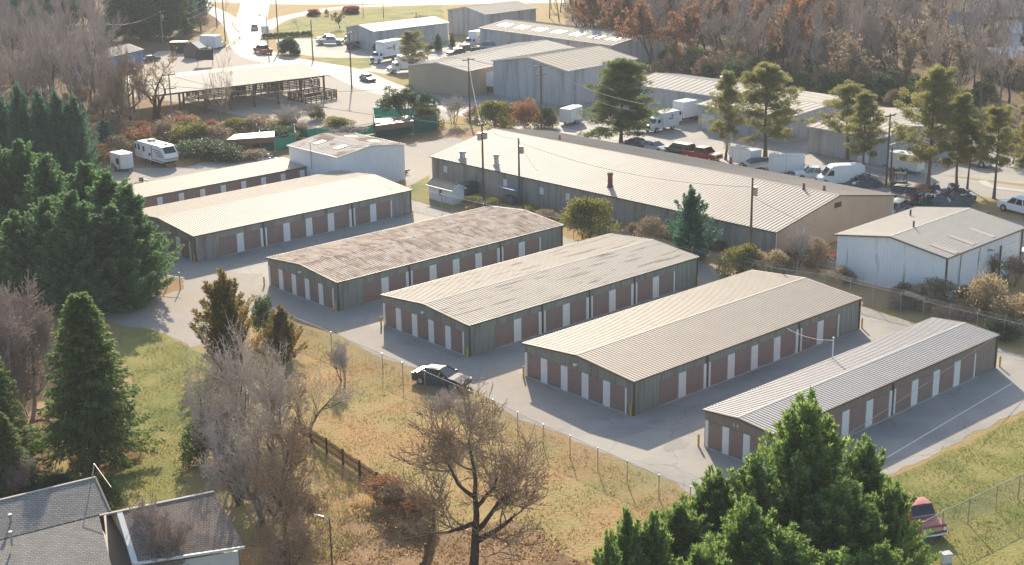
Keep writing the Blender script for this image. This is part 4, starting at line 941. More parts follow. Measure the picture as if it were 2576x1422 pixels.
def cargo_trailer(label,rear,front,L=4.2,h=2.4,w_=2.0,sc_=1.0,axles=1,deco=False,vnose=True,name='cargo_trailer',cat='trailer',group=None):
    t=place(name,label,cat,rear,front,L,group,sc_)
    pl=[(0,-w_/2),(L-.6,-w_/2),(L,0),(L-.6,w_/2),(0,w_/2)] if vnose else [(0,-w_/2),(L,-w_/2),(L,w_/2),(0,w_/2)]
    MB().prism(pl,.45,h,'z').build('body',M['white'],t)
    MB().prism([(x*1.005-.01,y*1.01) for x,y in pl],h+.003,h+.06,'z').build('roof',M['roof_white'],t)
    m=MB()
    for x in (0.02,L*.5,L-.62): m.box(x,x+.05,-w_/2-.015,w_/2+.015,.46,h-.01)
    m.box(-.02,L-.6,-w_/2-.02,w_/2+.02,.45,.55); m.build('trim',M['wall_ware'],t)
    MB().box(L*.55,L*.55+.45,-.25,.25,h+.062,h+.16).build('roof_vent',M['white'],t)
    m=MB(); m.tube([(L-.5,-.4,.42),(L+.7,0,.42)],.05,6); m.tube([(L-.5,.4,.42),(L+.7,0,.42)],.05,6); m.build('drawbar',M['dark'],t)
    MB().cyl((L+.55,0,0),(L+.55,0,.6),.04,6).build('jack',M['steel'],t)
    for k in range(axles):
        for s in (-1,1): wheel(t,L*.38+(k-(axles-1)/2)*.75,s*(w_/2+.02),.33,.2)
    for s in (-1,1):
        a=L*.38; m=MB(); m.tube([(a-.4-axles*.3,s*(w_/2+.06),.6),(a-axles*.3,s*(w_/2+.06),.76),(a+axles*.3,s*(w_/2+.06),.76),(a+.4+axles*.3,s*(w_/2+.06),.6)],.05,6); m.build('mudguard',M['rim'],t)
    if deco:
        for s in (-1,1):
            m=MB(); y0,y1=(w_/2+.016,w_/2+.03) if s>0 else (-w_/2-.03,-w_/2-.016)
            for k,hh in ((.3,.9),(.55,.6),(.8,1.0),(1.1,.55)): m.prism([(k,.56),(k+.22,.56),(k+.11,.56+hh)],y0,y1,'y')
            m.cyl((L*.62,y0,1.5),(L*.62,y1,1.5),.5,18); m.prism([(L-1.0,.56),(L-.8,.56),(L-.9,h-.2)],y0,y1,'y')
            m.build('decal',M['dark'],t)
        m=MB(); m.box(-.03,-.016,-.6,-.5,.6,h-.2); m.box(-.03,-.016,.45,.55,.6,h-.4); m.build('rear_decal',M['dark'],t)
    return t
def travel_trailer(label,rear,front,L=9.0,sc_=.95):
    t=place('travel_trailer',label,'trailer',rear,front,L,None,sc_); w_=2.44
    prof=[(0,.65),(L-.9,.65),(L-.25,1.0),(L,1.5),(L-.25,2.2),(L-1.0,3.05),(L-1.5,3.2),(.9,3.2),(0,2.9)]
    m=MB(); n=len(prof); m.prism(prof,-w_/2,w_/2,'y'); m.build('body',M['white'],t,bevel=.06)
    m=MB(); m.add([(L-.24,-.95,2.15),(L-.24,.95,2.15),(L-.95,.9,2.98),(L-.95,-.9,2.98)],[(0,1,2,3)]); m.v=[(x+.06,y,z+.05) for x,y,z in m.v]; m.build('windscreen',M['glass'],t)
    m=MB(); m.add([(L-.02,-1.15,1.45),(L-.02,1.15,1.45),(L-.9,1.1,.62),(L-.9,-1.1,.62)],[(0,1,2,3)]); m.v=[(x+.05,y,z-.04) for x,y,z in m.v]; m.build('nose_guard',M['dark'],t)
    for s in (-1,1):
        y0,y1=(w_/2+.005,w_/2+.03) if s>0 else (-w_/2-.03,-w_/2-.005)
        for x,z,ww,hh in ((1.1,1.9,.55,.85),(2.6,1.8,.5,.8),(4.3,1.35,.55,.45),(.2,1.9,.4,.8)): MB().box(x,x+ww,y0,y1,z,z+hh).build('window',M['glass'],t)
        m=MB()
        for k,(xa,xb,z) in enumerate(((5.3,7.9,2.45),(5.8,8.2,2.15),(6.4,8.5,1.85),(6.8,8.7,1.6),(5.2,8.5,.9))): m.box(xa,xb,y0,y1,z,z+.09)
        m.box(5.15,5.3,y0,y1,1.1,3.0); m.build('stripe',M['dark'],t)
        MB().box(2.2,2.28,y0,y1,.8,2.9).build('door_edge',M['wall_ware'],t)
        for x in (3.6,4.5): wheel(t,x,s*1.05,.36,.24)
    for x,y,a,h in ((2.9,.2,.5,.32),(6.9,.4,.25,.14),(4.3,-.5,.3,.09),(5.2,-.3,.25,.09),(5.8,-.1,.3,.09),(2.0,.3,.25,.08)): MB().box(x-a,x+a,y-a*.9,y+a*.9,3.203,3.203+h).build('roof_unit' if h>.2 else 'roof_vent',M['wall_ware' if h>.2 else 'trim'],t)
    MB().box(.3,L-1,-.9,.9,.45,.64).build('chassis',M['dark'],t)
    m=MB(); m.tube([(L-1,-.6,.5),(L+.9,0,.5)],.06,6); m.tube([(L-1,.6,.5),(L+.9,0,.5)],.06,6); m.tube([(L+.8,0,0),(L+.8,0,.7)],.05,6); m.build('drawbar',M['dark'],t)
    return t
# -- in the yard and nearby
blk=car('sedan','black','black sedan glinting in the sun beside the chain link fence',Q(2,1,1640,1010),Q(2,1,2030,1085),sc_=1.08)
car('oldtruck','oldred','faded red vintage pickup with chrome bumper behind the right fence',(2262,1290),(2338,1352),sc_=1.0)
travel_trailer('white travel trailer with dark stripes on the gravel lot',(352,398),(442,424))
cargo_trailer('white cargo trailer with dark tree decals next to the travel trailer',(297,424),(325,432),3.4,2.5,2.1,deco=True)
# -- main road
car('sedan','silver','silver car driving up the straight road near the highway',(641,84),(641,66)); car('pickup','orange','orange red pickup turning at the road bend',(676,138),(648,131),sc_=1.05)
car('sedan','grey','grey sedan on the road behind the open barn corner',(912,200),(938,208))
# -- parking lots
car('hatch','wine','dark wine sports car at the front of the truck lot',(1158,137),(1136,139)); car('pickup','green','dark green pickup beside the wine coloured car',(1186,131),(1160,133),sc_=1.0); box_truck('white box truck with leaping emblem parked by the grey skylight warehouse',(1222,114),(1178,122),7.6,3.5,5.4,logo='emblem'); car('minivan','silver','silver van beside the grey warehouse wall',(1226,127),(1258,127),sc_=1.1)
box_truck('white box truck with dark emblem and red lettering leaving the lot',(1005,148),(940,160),8.6,4.2,6.3,logo='emblem',bz=1.15); box_truck('white box truck behind the thin pine, nose towards the road',(1046,180),(997,184),7.6,3.4,5.3)
box_truck('tall white box truck with its nose to the right by the tan warehouse',(1052,208),(1108,220),7.2,3.9,5.2,bz=1.0); car('suv','white','white car with pale top beside the tall box truck',(1118,216),(1158,226),sc_=1.1)
semi_trailer('long white semi trailer with dark lettering and arrow',(1338,236),(1205,228))
car('pickup','silver','silver tow truck with raised boom on the lot below the hedge',(812,112),(850,112),sc_=1.1); car('sedan','darkblue','dark car with white hood at the top of the lot',(832,100),(806,102)); car('suv','darkblue','dark blue car parked at the low grey warehouse',(880,126),(905,119)); car('pickup','green','dark green truck at the corner of the low grey warehouse',(884,115),(872,104))
car('suv','white','white pickup between two grey warehouses',(1162,76),(1134,72))
car('sedan','darkblue','dark car near the blue building corner',(360,158),(398,152)); car('suv','wine','dark red car in front of the blue building',(313,180),(334,184))
cargo_trailer('small white trailer near the red shed',(518,122),(546,124),4.5,3.0,2.2,vnose=False); car('sedan','silver','silver car behind the guard rail by the white trailer',(546,124),(562,116))
# -- right hand lots
cargo_trailer('white cargo trailer parked alone left of the big pine',(1420,316),(1458,304),4.4,2.6,2.0)
box_truck('white step van with dark lettering on the right lot',(1692,322),(1632,335),6.2,2.9,3.9,logo='small',bz=.6)
box_truck('white box truck backed against the brick corner',(1752,300),(1692,312),7.6,3.4,5.4)
cargo_trailer('large pale container trailer under the pines',(2245,378),(2185,385),5.5,3.0,2.6,vnose=False,name='container_trailer'); cargo_trailer('white tandem axle trailer behind the lamp pole',(2298,436),(2250,428),5.0,2.6,2.1,axles=2)
car('pickup','white','white pickup driving on the cul de sac road',(2418,409),(2474,419),sc_=1.15)
for rear,front,k,pm,l in (((1592,370),(1622,378),'sedan','darkblue','dark blue car at the trunk of the big pine'),((1632,378),(1668,385),'hatch','silver','silver car behind the long roof edge, sun on its nose'),((1730,392),(1690,385),'suv','darkblue','dark suv behind the long roof edge'),((1740,397),(1794,406),'pickup','red','bright red pickup behind the long roof edge')): car(k,pm,l,rear,front,sc_=1.05)
cargo_trailer('small white trailer behind the long roof, beside the bare tree',(1892,422),(1856,414),4.2,2.5,2.0,vnose=False); cargo_trailer('long white cargo trailer behind the long roof',(2010,440),(1945,438),4.8,2.7,2.1)
car('pickup','white','white pickup with open door beside the tall van',(2072,452),(2028,452),sc_=1.0); car('van','white','tall white cargo van behind the long roof',(2145,462),(2078,464),sc_=1.05)
car('oldwagon','wine','dark red vintage car among the scrap piles',(2318,500),(2278,516),sc_=1.15); car('pickup','green','green old truck left of the vintage red car',(2278,492),(2252,505),sc_=.95); car('suv','grey','grey car half hidden by the long building corner',(2262,535),(2236,548),sc_=1.0)
car('pickup','white','white pickup cut by the right picture edge',(2600,545),(2542,530),sc_=1.1); car('suv','white','white car behind the workshop at the right edge',(2590,668),(2555,660))
# small boat under cover
p=P(1918,428); bt=thing('covered_boat','small boat under a dark cover between two white trailers','boat',p,.2)
m=MB(); m.hexa([(-2,-.5,.5),(1.6,-.5,.5),(1.6,.5,.5),(-2,.5,.5)],[(-2.2,-.95,1.2),(2.4,-.3,1.35),(2.4,.3,1.35),(-2.2,.95,1.2)]); m.build('hull',M['white'],bt)
m=MB(); m.hexa([(-2.22,-.97,1.2),(2.45,-.32,1.36),(2.45,.32,1.36),(-2.22,.97,1.2)],[(-1.6,-.3,1.75),(1.2,-.15,1.8),(1.2,.15,1.8),(-1.6,.3,1.75)]); m.build('cover',M['tarp'],bt)
for s in (-1,1): wheel(bt,-.5,s*.9,.3)
# scrap piles
def pile(label,u,v,w_,d,h,mt,seed,n=26,name='scrap_pile',cat='scrap pile'):
    rr_=random.Random(seed); p=P(u,v); t=thing(name,label,cat,p)
    m=MB(); k=12; ring=[]
    vs=[(0,0,h)]
    for r_,z in ((.45,.85),(.8,.5),(1,0)):
        for j in range(k): a=2*math.pi*j/k; q=1+rr_.uniform(-.2,.2); vs.append((math.cos(a)*w_/2*r_*q,math.sin(a)*d/2*r_*q,h*z*(1+rr_.uniform(-.25,.25)) if z else 0))
    fs=[(0,1+j,1+(j+1)%k) for j in range(k)]+[(1+a*k+j,1+a*k+k+j,1+a*k+k+(j+1)%k,1+a*k+(j+1)%k) for a in range(2) for j in range(k)]
    vs=[(x,y,z*.72) for x,y,z in vs]; m.add(vs,fs); m.build('heap',M[mt],t)
    m=MB()
    for i in range(n):
        a=rr_.uniform(0,6.3); r_=rr_.uniform(0,.85); x,y=math.cos(a)*w_/2*r_,math.sin(a)*d/2*r_; z=h*(1-r_)*.9+.05
        s=rr_.uniform(.2,.75); q=[Vector((x+rr_.uniform(-s,s),y+rr_.uniform(-s,s),z+rr_.uniform(-.1,.35))) for _ in range(4)]; m.hexa(q,[v+Vector((.05,.05,.12)) for v in q])
    o=m.build('debris',[M['scrap'],M['rust'],M['white'],M['tarp']],t); o.data.polygons.foreach_set('material_index',[(i//6*7+i//6%3)%4 for i in range(len(o.data.polygons))]); o['kind']='stuff'
    return t
pile('dark tarpaulin heap behind the tall white van',2175,468,5.5,3,1.6,'tarp',3,50); pile('heap of scrap with green sheets right of the vintage red car',2325,513,5,3,1.2,'net',4,60); pile('tall dark heap of junk under a tarpaulin at the pines',2395,512,7,4,2.4,'tarp',5,90); pile('low scattered scrap at the foot of the junk heap',2440,545,5,2.5,.5,'scrap',6)
pile('dark round bale shaped junk beside the pine trunk',2350,490,2.6,2.2,1.8,'tarp',8,6); pile('rusty scrap and crates at the white shed corner',1000,440,3,2,.9,'rust',9,14); pile('dark debris by the workshop fence corner',2080,668,5,3,1.0,'scrap',10,22)
pile('rubble heap of stones at the end of the first storage roof',357,470,4,2.5,.9,'gravel',12,6,'rubble_heap','rubble heap'); pile('pale rubbish heap in the scrub behind the first storage roof',672,402,4,2,.5,'white',13,16,'rubbish_heap','rubbish heap')
# forklift
p=P(2262,476); fk=thing('forklift','yellow brown forklift mast machine below the street lamp pole','forklift',p,2.6)
m=MB(); m.prism([(-.9,.35),(.9,.35),(.9,.95),(.2,1.05),(-.9,1.15)],-.55,.55,'y'); m.build('body',M['trim_brown'],fk,bevel=.05)
m=MB(); [m.box(x-.04,x+.04,y-.04,y+.04,1.0,2.1) for x in (-.7,.6) for y in (-.5,.5)]; m.box(-.78,.68,-.58,.58,2.1,2.16); m.build('cab_frame',M['dark'],fk)
m=MB(); [m.box(.95,1.07,y-.06,y+.06,.05,2.8) for y in (-.35,.35)]; m.box(.96,1.06,-.4,.4,2.6,2.75); [m.box(1.07,2.0,y-.05,y+.05,.1,.16) for y in (-.3,.3)]; m.build('mast',M['rust'],fk)
for x,r_ in ((-.6,.28),(.6,.34)):
    for s in (-1,1): wheel(fk,x,s*.5,r_)
# dumpster, blue canopy, rack, mailbox, signs, orange container
def simple(name,label,cat,u,v,rz,parts):
    t=thing(name,label,cat,P(u,v),rz)
    for nm,mt,fn in parts: m=MB(); fn(m); m.build(nm,M[mt],t)
    return t
simple('dumpster','dark green dumpster beside the pale garden shed','dumpster',1180,488,.6,[('bin','green',lambda m:m.hexa([(-1,-.6,.1),(1,-.6,.1),(1,.6,.1),(-1,.6,.1)],[(-1.1,-.75,1.4),(1.1,-.75,1.2),(1.1,.75,1.4),(-1.1,.75,1.4)])),('lid','dark',lambda m:m.hexa([(-1.12,-.8,1.41),(1.12,-.8,1.41),(1.12,.8,1.41),(-1.12,.8,1.41)],[(-1.12,-.8,1.46),(1.12,-.8,1.46),(1.12,.8,1.52),(-1.12,.8,1.52)]))])
simple('lean_to_canopy','blue canopy on posts against the long grey wall','canopy',1285,512,2.3,[('roof','wall_blue',lambda m:m.hexa([(-1.6,-1,1.7),(1.6,-1,1.7),(1.6,1,2.1),(-1.6,1,2.1)],[(-1.6,-1,1.76),(1.6,-1,1.76),(1.6,1,2.16),(-1.6,1,2.16)])),('post','steel',lambda m:m.box(-1.5,-1.42,-.9,-.82,0,1.72)),('post','steel',lambda m:m.box(1.42,1.5,-.9,-.82,0,1.72)),('stored_goods','scrap',lambda m:m.hexa([(-1.1,-.6,0),(1.0,-.6,0),(1.0,.7,0),(-1.1,.7,0)],[(-.9,-.4,.8),(.7,-.5,1.0),(.8,.6,.9),(-1,.6,1.1)]))])
simple('steel_rack','dark steel lattice rack leaning on the white shed wall','rack',972,442,.8,[('frame','dark',lambda m:[m.box(-1+.5*k,-.94+.5*k,-.05,.05,0,2.2) for k in range(5)]),('shelf','dark',lambda m:[m.box(-1,1.06,-.05,.05,.3+.55*k,.36+.55*k) for k in range(4)])])
simple('mailbox','dark mailbox on a post at the cul de sac kerb','mailbox',2604/1.0-5,452,.3,[('post','pole',lambda m:m.box(-.05,.05,-.05,.05,0,1.1)),('box','dark',lambda m:m.box(-.3,.3,-.12,.12,1.1,1.4))])
simple('road_sign','white road sign by the hedge at the junction','sign',668,94,0,[('post','steel',lambda m:m.cyl((0,0,0),(0,0,1.7),.05,6)),('board','trim_white',lambda m:m.box(-.9,.9,-.06,-.03,1.0,2.6))])
simple('lot_sign','dark board sign on two posts in the pale barn lot','sign',517,166,0,[('post','pole',lambda m:m.box(-1.6,-1.5,-.05,.05,0,2)),('post','pole',lambda m:m.box(1.5,1.6,-.05,.05,0,2)),('board','dark',lambda m:m.box(-1.8,1.8,-.1,-.05,1.2,3.4))])
simple('entrance_sign','low pale sign beside the small dark tree at the lot entrance','sign',716,134,.1,[('post','pole',lambda m:m.box(-1.4,-1.3,-.05,.05,0,1.4)),('post','pole',lambda m:m.box(1.3,1.4,-.05,.05,0,1.4)),('board','trim_white',lambda m:m.box(-1.6,1.6,-.1,-.05,.8,2.4))])
simple('utility_bin','dark box container beside the red barn shed','bin',452,133,0,[('bin','dark',lambda m:m.box(-1.8,1.8,-1,1,.05,2.4)),('lid','steel',lambda m:m.box(-1.85,1.85,-1.05,1.05,2.41,2.5))])
simple('orange_crate','orange crate left of the white workshop wall','crate',2098,658,.4,[('box','orange',lambda m:m.box(-.8,.8,-.6,.6,0,1.3)),('lid','trim_brown',lambda m:m.box(-.82,.82,-.62,.62,1.305,1.36))])
simple('utility_box','small grey utility box on the lawn at the bottom right','box',2379,1418,.2,[('box','trim_white',lambda m:m.box(-.3,.3,-.25,.25,0,.7)),('lid','wall_ware',lambda m:m.box(-.33,.33,-.28,.28,.705,.76))])
for u,v,w_,l in ((700,93,18,'clipped dark hedge strip under the lawn slope'),(640,92,5,'short dark hedge clump at the junction sign')): pass
g=thing('guard_rail','pale guard rail along the ramp curve','guard rail',P(590,98)); b=Vector(g.location)
m=MB(); q=[P(585,62)-b,P(602,80)-b,P(604,98)-b,P(590,112)-b,P(570,128)-b]; q=[Vector((p.x,p.y,.7)) for p in q]
for a,c in zip(q,q[1:]): m.hexa([a-Vector((0,0,.15)),c-Vector((0,0,.15)),c+Vector((.05,.1,-.15)),a+Vector((.05,.1,-.15))],[a+Vector((0,0,.15)),c+Vector((0,0,.15)),c+Vector((.05,.1,.15)),a+Vector((.05,.1,.15))])
m.build('rail',M['steel'],g)
for p in q: MB().box(p.x-.06,p.x+.06,p.y-.06,p.y+.06,0,.6).build('post',M['steel'],g)
# ------------------------------------------------------------------ plants
def np_mesh(name,V,F,m):
    V=np.asarray(V,dtype=np.float32).reshape(-1,3); F=np.asarray(F,dtype=np.int32); k=F.shape[1]
    me=bpy.data.meshes.new(name); me.vertices.add(len(V)); me.vertices.foreach_set('co',V.ravel())
    me.loops.add(F.size); me.loops.foreach_set('vertex_index',F.ravel())
    me.polygons.add(len(F)); me.polygons.foreach_set('loop_start',np.arange(len(F),dtype=np.int32)*k)
    try: me.polygons.foreach_set('loop_total',np.full(len(F),k,dtype=np.int32))
    except Exception: pass
    me.materials.append(m); me.update(calc_edges=True); return me
def unit(a): return a/np.maximum(np.linalg.norm(a,axis=-1,keepdims=True),1e-9)
def leaves(Pt,D,L,Wd,rg,tri=False):        # rhombic leaf faces along D
    n=len(Pt); D=unit(D); r=unit(rg.normal(size=(n,3))); S_=unit(np.cross(D,r))
    L=np.broadcast_to(np.asarray(L,float),(n,))[:,None]; Wd=np.broadcast_to(np.asarray(Wd,float),(n,))[:,None]
    a=Pt; b=Pt+D*L*.45+S_*Wd*.5; c=Pt+D*L; d=Pt+D*L*.45-S_*Wd*.5
    V=np.stack([a,b,c,d],1).reshape(-1,3); F=np.arange(4*n).reshape(n,4); return V,F
def join(parts):
    V=[];F=[];o=0
    for v,f in parts: V.append(v);F.append(f+o);o+=len(v)
    return np.concatenate(V),np.concatenate(F)
def segs_mesh(S,n):                        # S rows: p0(3) p1(3) r0 r1
    S=np.asarray(S,float); p0,p1,r0,r1=S[:,:3],S[:,3:6],S[:,6:7],S[:,7:8]
    t=unit(p1-p0); a=np.where(np.abs(t[:,2:3])>.9,np.array([[1.,0,0]]),np.array([[0,0,1.]])); x=unit(np.cross(t,a)); y=np.cross(t,x)
    m=len(S); ring0=[];ring1=[]
    for j in range(n):
        th=2*math.pi*j/n; d=x*math.cos(th)+y*math.sin(th); ring0.append(p0+d*r0); ring1.append(p1+d*r1)
    V=np.stack(ring0+ring1,1).reshape(-1,3); base=np.arange(m)[:,None]*2*n
    F=[]
    for j in range(n): k=(j+1)%n; F.append(np.concatenate([base+j,base+k,base+n+k,base+n+j],1))
    return V,np.stack(F,1).reshape(-1,4)
def bare_skeleton(seed,h,levels=5,spread=.55,trunk_r=.22,ratio=.68,kids=(3,5),tropism=.12,trunk_frac=.3,multi=1,wig=.18,rmin=.010,low=0.35,droop=0):
    rg=random.Random(seed); big=[];small=[]
    def grow(p,d,L,r,lev,tops):
        ns=4 if lev<2 else 3 if lev<4 else 2
        pts=[p]; q=p.copy(); dd=d.copy(); seg=L/ns
        for i in range(ns):
            dd=(dd+Vector((rg.gauss(0,wig),rg.gauss(0,wig),rg.gauss(0,wig*.6)+tropism-(droop if lev>=levels-2 else 0)))).normalized()
            q=q+dd*seg; pts.append(q.copy())
        re=r*(.45 if lev<levels else .5)
        for i in range(ns):
            ra=r+(re-r)*i/ns; rb=r+(re-r)*(i+1)/ns
            (big if lev<2 else small).append((*pts[i],*pts[i+1],max(ra,rmin),max(rb,rmin*.8)))
        if lev>=levels: tops.append((pts[-1],dd)); return
        k=rg.randint(*kids)
        for j in range(k):
            f=low+(1-low)*((j+rg.uniform(.2,.9))/k); f=min(f,.98)
            i=min(int(f*ns),ns-1); b=pts[i].lerp(pts[i+1],f*ns-i)
            axd=(pts[i+1]-pts[i]).normalized()
            perp=axd.cross(Vector((rg.gauss(0,1),rg.gauss(0,1),rg.gauss(0,1)))).normalized()
            ang=rg.uniform(.55,1.25)*spread*1.3
            nd=(axd*math.cos(ang)+perp*math.sin(ang)).normalized()
            if nd.z<-.25: nd.z*=-.3; nd.normalize()
            grow(b,nd,L*ratio*rg.uniform(.75,1.15)*(1-.25*(f-low)),max(r*(1-.5*f)*.62,rmin),lev+1,tops)
        grow(pts[-1],dd,L*ratio*.9,re,lev+1,tops)
    tops=[]
    for mI in range(multi):
        d=Vector((rg.gauss(0,.06),rg.gauss(0,.06),1)) if multi==1 else Vector((math.cos(mI*2.4)*.35,math.sin(mI*2.4)*.35,1))
        grow(Vector((0,0,-.1)) if multi==1 else Vector((math.cos(mI*2.4)*.15,math.sin(mI*2.4)*.15,-.1)),d.normalized(),h*trunk_frac,trunk_r,0,tops)
    return np.array(big),np.array(small),tops
PROTO={}
def reg(key,parts):
    zs=np.concatenate([np.array([v.co[2] for v in me.vertices][::max(1,len(me.vertices)//4000)]) for _,me in parts]); 
    xs=[];
    for nm,me in parts:
        co_=np.empty(len(me.vertices)*3,np.float32); me.vertices.foreach_get('co',co_); co_=co_.reshape(-1,3); xs.append(co_)
    A=np.concatenate(xs); PROTO[key]=dict(parts=parts,h=float(np.percentile(A[:,2],99.8)),w=float(np.percentile(np.hypot(A[:,0],A[:,1]),97))*2)
def make_bare(key,seed,h,bark='bark',twig='twig',leaf=None,leafn=0,leafsize=.1,**k):
    big,small,tops=bare_skeleton(seed,h,**k)
    parts=[('trunk',np_mesh('trunk',*segs_mesh(big,6),M[bark]))]
    V,F=segs_mesh(small,3); parts.append(('crown',np_mesh('crown',V,F,M[twig])))
    if leaf:
        rg=np.random.default_rng(seed); sm=small; idx=rg.integers(0,len(sm),leafn); s=sm[idx]; t=rg.random((leafn,1)); Pp=s[:,:3]*(1-t)+s[:,3:6]*t+rg.normal(size=(leafn,3))*.12
        V,F=leaves(Pp,rg.normal(size=(leafn,3)),leafsize*rg.uniform(.7,1.4,leafn),leafsize*.7,rg); parts.append(('leaves',np_mesh('leaves',V,F,M[leaf])))
    reg(key,parts)
def trunk_mesh(h,r,bark,seed,lean=.0):
    rg=random.Random(seed); S_=[];p=Vector((0,0,-.1)); n=7
    for i in range(n):
        q=p+Vector((rg.gauss(0,.04)+lean,rg.gauss(0,.04),1))*h/n; S_.append((*p,*q,r*(1-i/n*.85)*(1.35 if i==0 else 1),r*(1-(i+1)/n*.85))); p=q
    return segs_mesh(np.array(S_),8)
def make_cypress(key,seed,h=12.,rad=3.2,n=110,per=230,leaf='cypress',bark='bark_dark',shape=.75,ll=(.20,.42),top=1):
    rg=np.random.default_rng(seed); parts=[]
    for i in range(n):
        f=((i+.5)/n)**.85; z=h*(.03+.86*f); Rr=rad*(1-f**1.7)**shape*(1+rg.normal()*.10); a=i*2.39996+rg.normal()*.3
        out=np.array([math.cos(a),math.sin(a),0]); base=out*Rr*.35+np.array([0,0,z-.3]); 
        L=(1.5+rad*.62*(1-f))*(1+rg.normal()*.22); ax=unit(out*(.75-.35*f)*(1 if f<.93 else .2)+np.array([0,0,.75+.5*f])+rg.normal(size=3)*.12)
        s=rg.random(per)**.8; rr=(.05+.42*(1-s))*(.36+.20*L/2); th=rg.random(per)*6.283
        u=unit(np.cross(ax,[.3,.2,.9])); w_=np.cross(ax,u); off=(np.cos(th)[:,None]*u+np.sin(th)[:,None]*w_)
        Pp=base+ax*(s*L)[:,None]+off*(rr*np.sqrt(rg.random(per)))[:,None]
        D=ax*.75+off*.75+np.array([0,0,.25])+rg.normal(size=(per,3))*.22
        parts.append(leaves(Pp,D,rg.uniform(*ll,per),rg.uniform(.06,.13,per),rg))
    m=int(n*per*.18); f=rg.random(m); a=rg.random(m)*6.283; Rr=rad*(1-f**1.7)**shape*.55*np.sqrt(rg.random(m)); Pp=np.stack([np.cos(a)*Rr,np.sin(a)*Rr,h*(.03+.88*f)],1)
    parts.append(leaves(Pp,rg.normal(size=(m,3))+[0,0,.5],.6,.3,rg))
    V,F=join(parts); reg(key,[('trunk',np_mesh('trunk',*trunk_mesh(h*.85,.22,bark,seed),M[bark])),('crown',np_mesh('crown',V,F,M[leaf]))])
def make_spruce(key,seed,h=13.,rad=3.4,leaf='spruce',nb=250,per=190,z0=.10):
    rg=np.random.default_rng(seed); parts=[];lim=[]
    for i in range(nb):
        f=(i+rg.random())/nb; z=h*(z0+(1-z0)*.98*f); L=rad*((1-f)**.75)*(1+rg.normal()*.14)+.25; a=i*2.39996+rg.normal()*.2
        out=np.array([math.cos(a),math.sin(a),0.]); t=rg.random(per)**.7
        dr=-.28*(1-f); path=out*(t*L)[:,None]+np.stack([0*t,0*t,z+dr*L*t+.22*L*t*t*(.4+.6*f)],1)
        side=np.array([-out[1],out[0],0]); sp=(rg.random(per)-.5)*(.55+.9*(1-f))*(.35+.65*(1-t))
        Pp=path+side*sp[:,None]+np.stack([0*t,0*t,-rg.random(per)*.22],1)
        D=out*.6+side*np.sign(sp)[:,None]*.55+np.array([0,0,-.45+.3*f])+rg.normal(size=(per,3))*.2
        parts.append(leaves(Pp,D,rg.uniform(.2,.42,per),rg.uniform(.06,.12,per),rg)); lim.append((0,0,z,*(out*L*.8+np.array([0,0,z+dr*L*.8])),.035,.012))
    m=5000; f=rg.random(m); a=rg.random(m)*6.283; Rr=rad*(1-f)**.75*.6*np.sqrt(rg.random(m)); parts.append(leaves(np.stack([np.cos(a)*Rr,np.sin(a)*Rr,h*(z0+.05+(.9-z0)*f)],1),rg.normal(size=(m,3))+[0,0,-.3],.5,.2,rg))
    V,F=join(parts); tv,tf=trunk_mesh(h*.97,.26,'bark_dark',seed); lv,lf=segs_mesh(np.array(lim),4)
    reg(key,[('trunk',np_mesh('trunk',tv,tf,M['bark'])),('branches',np_mesh('branches',lv,lf,M['bark_dark'])),('crown',np_mesh('crown',V,F,M[leaf]))])
def make_pine(key,seed,h=14.,rad=3.6,leaf='pine',z0=.28,nb=46,clumps=5,per=70,full=1.0,lean=0):
    rg=np.random.default_rng(seed); parts=[];lim=[]
    for i in range(nb):
        f=(i+rg.random())/nb; z=h*(z0+(1-z0)*.96*f); prof=(1-f)**.6*(.45+.55*min(1,(f+.12)*3)); L=(rad*prof*(1+rg.normal()*.42)+.5)
        if L<.4: L=.4
        a=i*2.39996+rg.normal()*.5; out=np.array([math.cos(a),math.sin(a),0.]); up=.12+.5*f+rg.normal()*.1
        end=out*L+np.array([lean*z/h,0,z+L*up]); st=np.array([lean*z/h,0,z]); lim.append((*st,*end,.05,.015))
        for c in range(clumps):
            t=.35+.65*(c+rg.random())/clumps; ctr=st+(end-st)*t+rg.normal(size=3)*[.3,.3,.12]*(.5+L*.18); k=per
            u=unit(rg.normal(size=(k,3))); rr=(.22+.28*rg.random(k))*(.75+.25*full)
            Pp=ctr+u*(rr*rg.random(k)**.5)[:,None]*[1.25,1.25,.7]; D=u+out*.4+np.array([0,0,.55])
            parts.append(leaves(Pp,D,rg.uniform(.25,.5,k),rg.uniform(.05,.09,k),rg))
    for _ in range(6):
        ctr=np.array([lean,0,h*.965])+rg.normal(size=3)*[.35,.35,.3]; k=per; u=unit(rg.normal(size=(k,3))); parts.append(leaves(ctr+u*.35*rg.random((k,1)),u+[0,0,.8],.35,.06,rg))
    V,F=join(parts); tv,tf=trunk_mesh(h*.96,.24,'bark',seed,lean/h); lv,lf=segs_mesh(np.array(lim),4)
    reg(key,[('trunk',np_mesh('trunk',tv,tf,M['pole'])),('branches',np_mesh('branches',lv,lf,M['bark'])),('crown',np_mesh('crown',V,F,M[leaf]))])
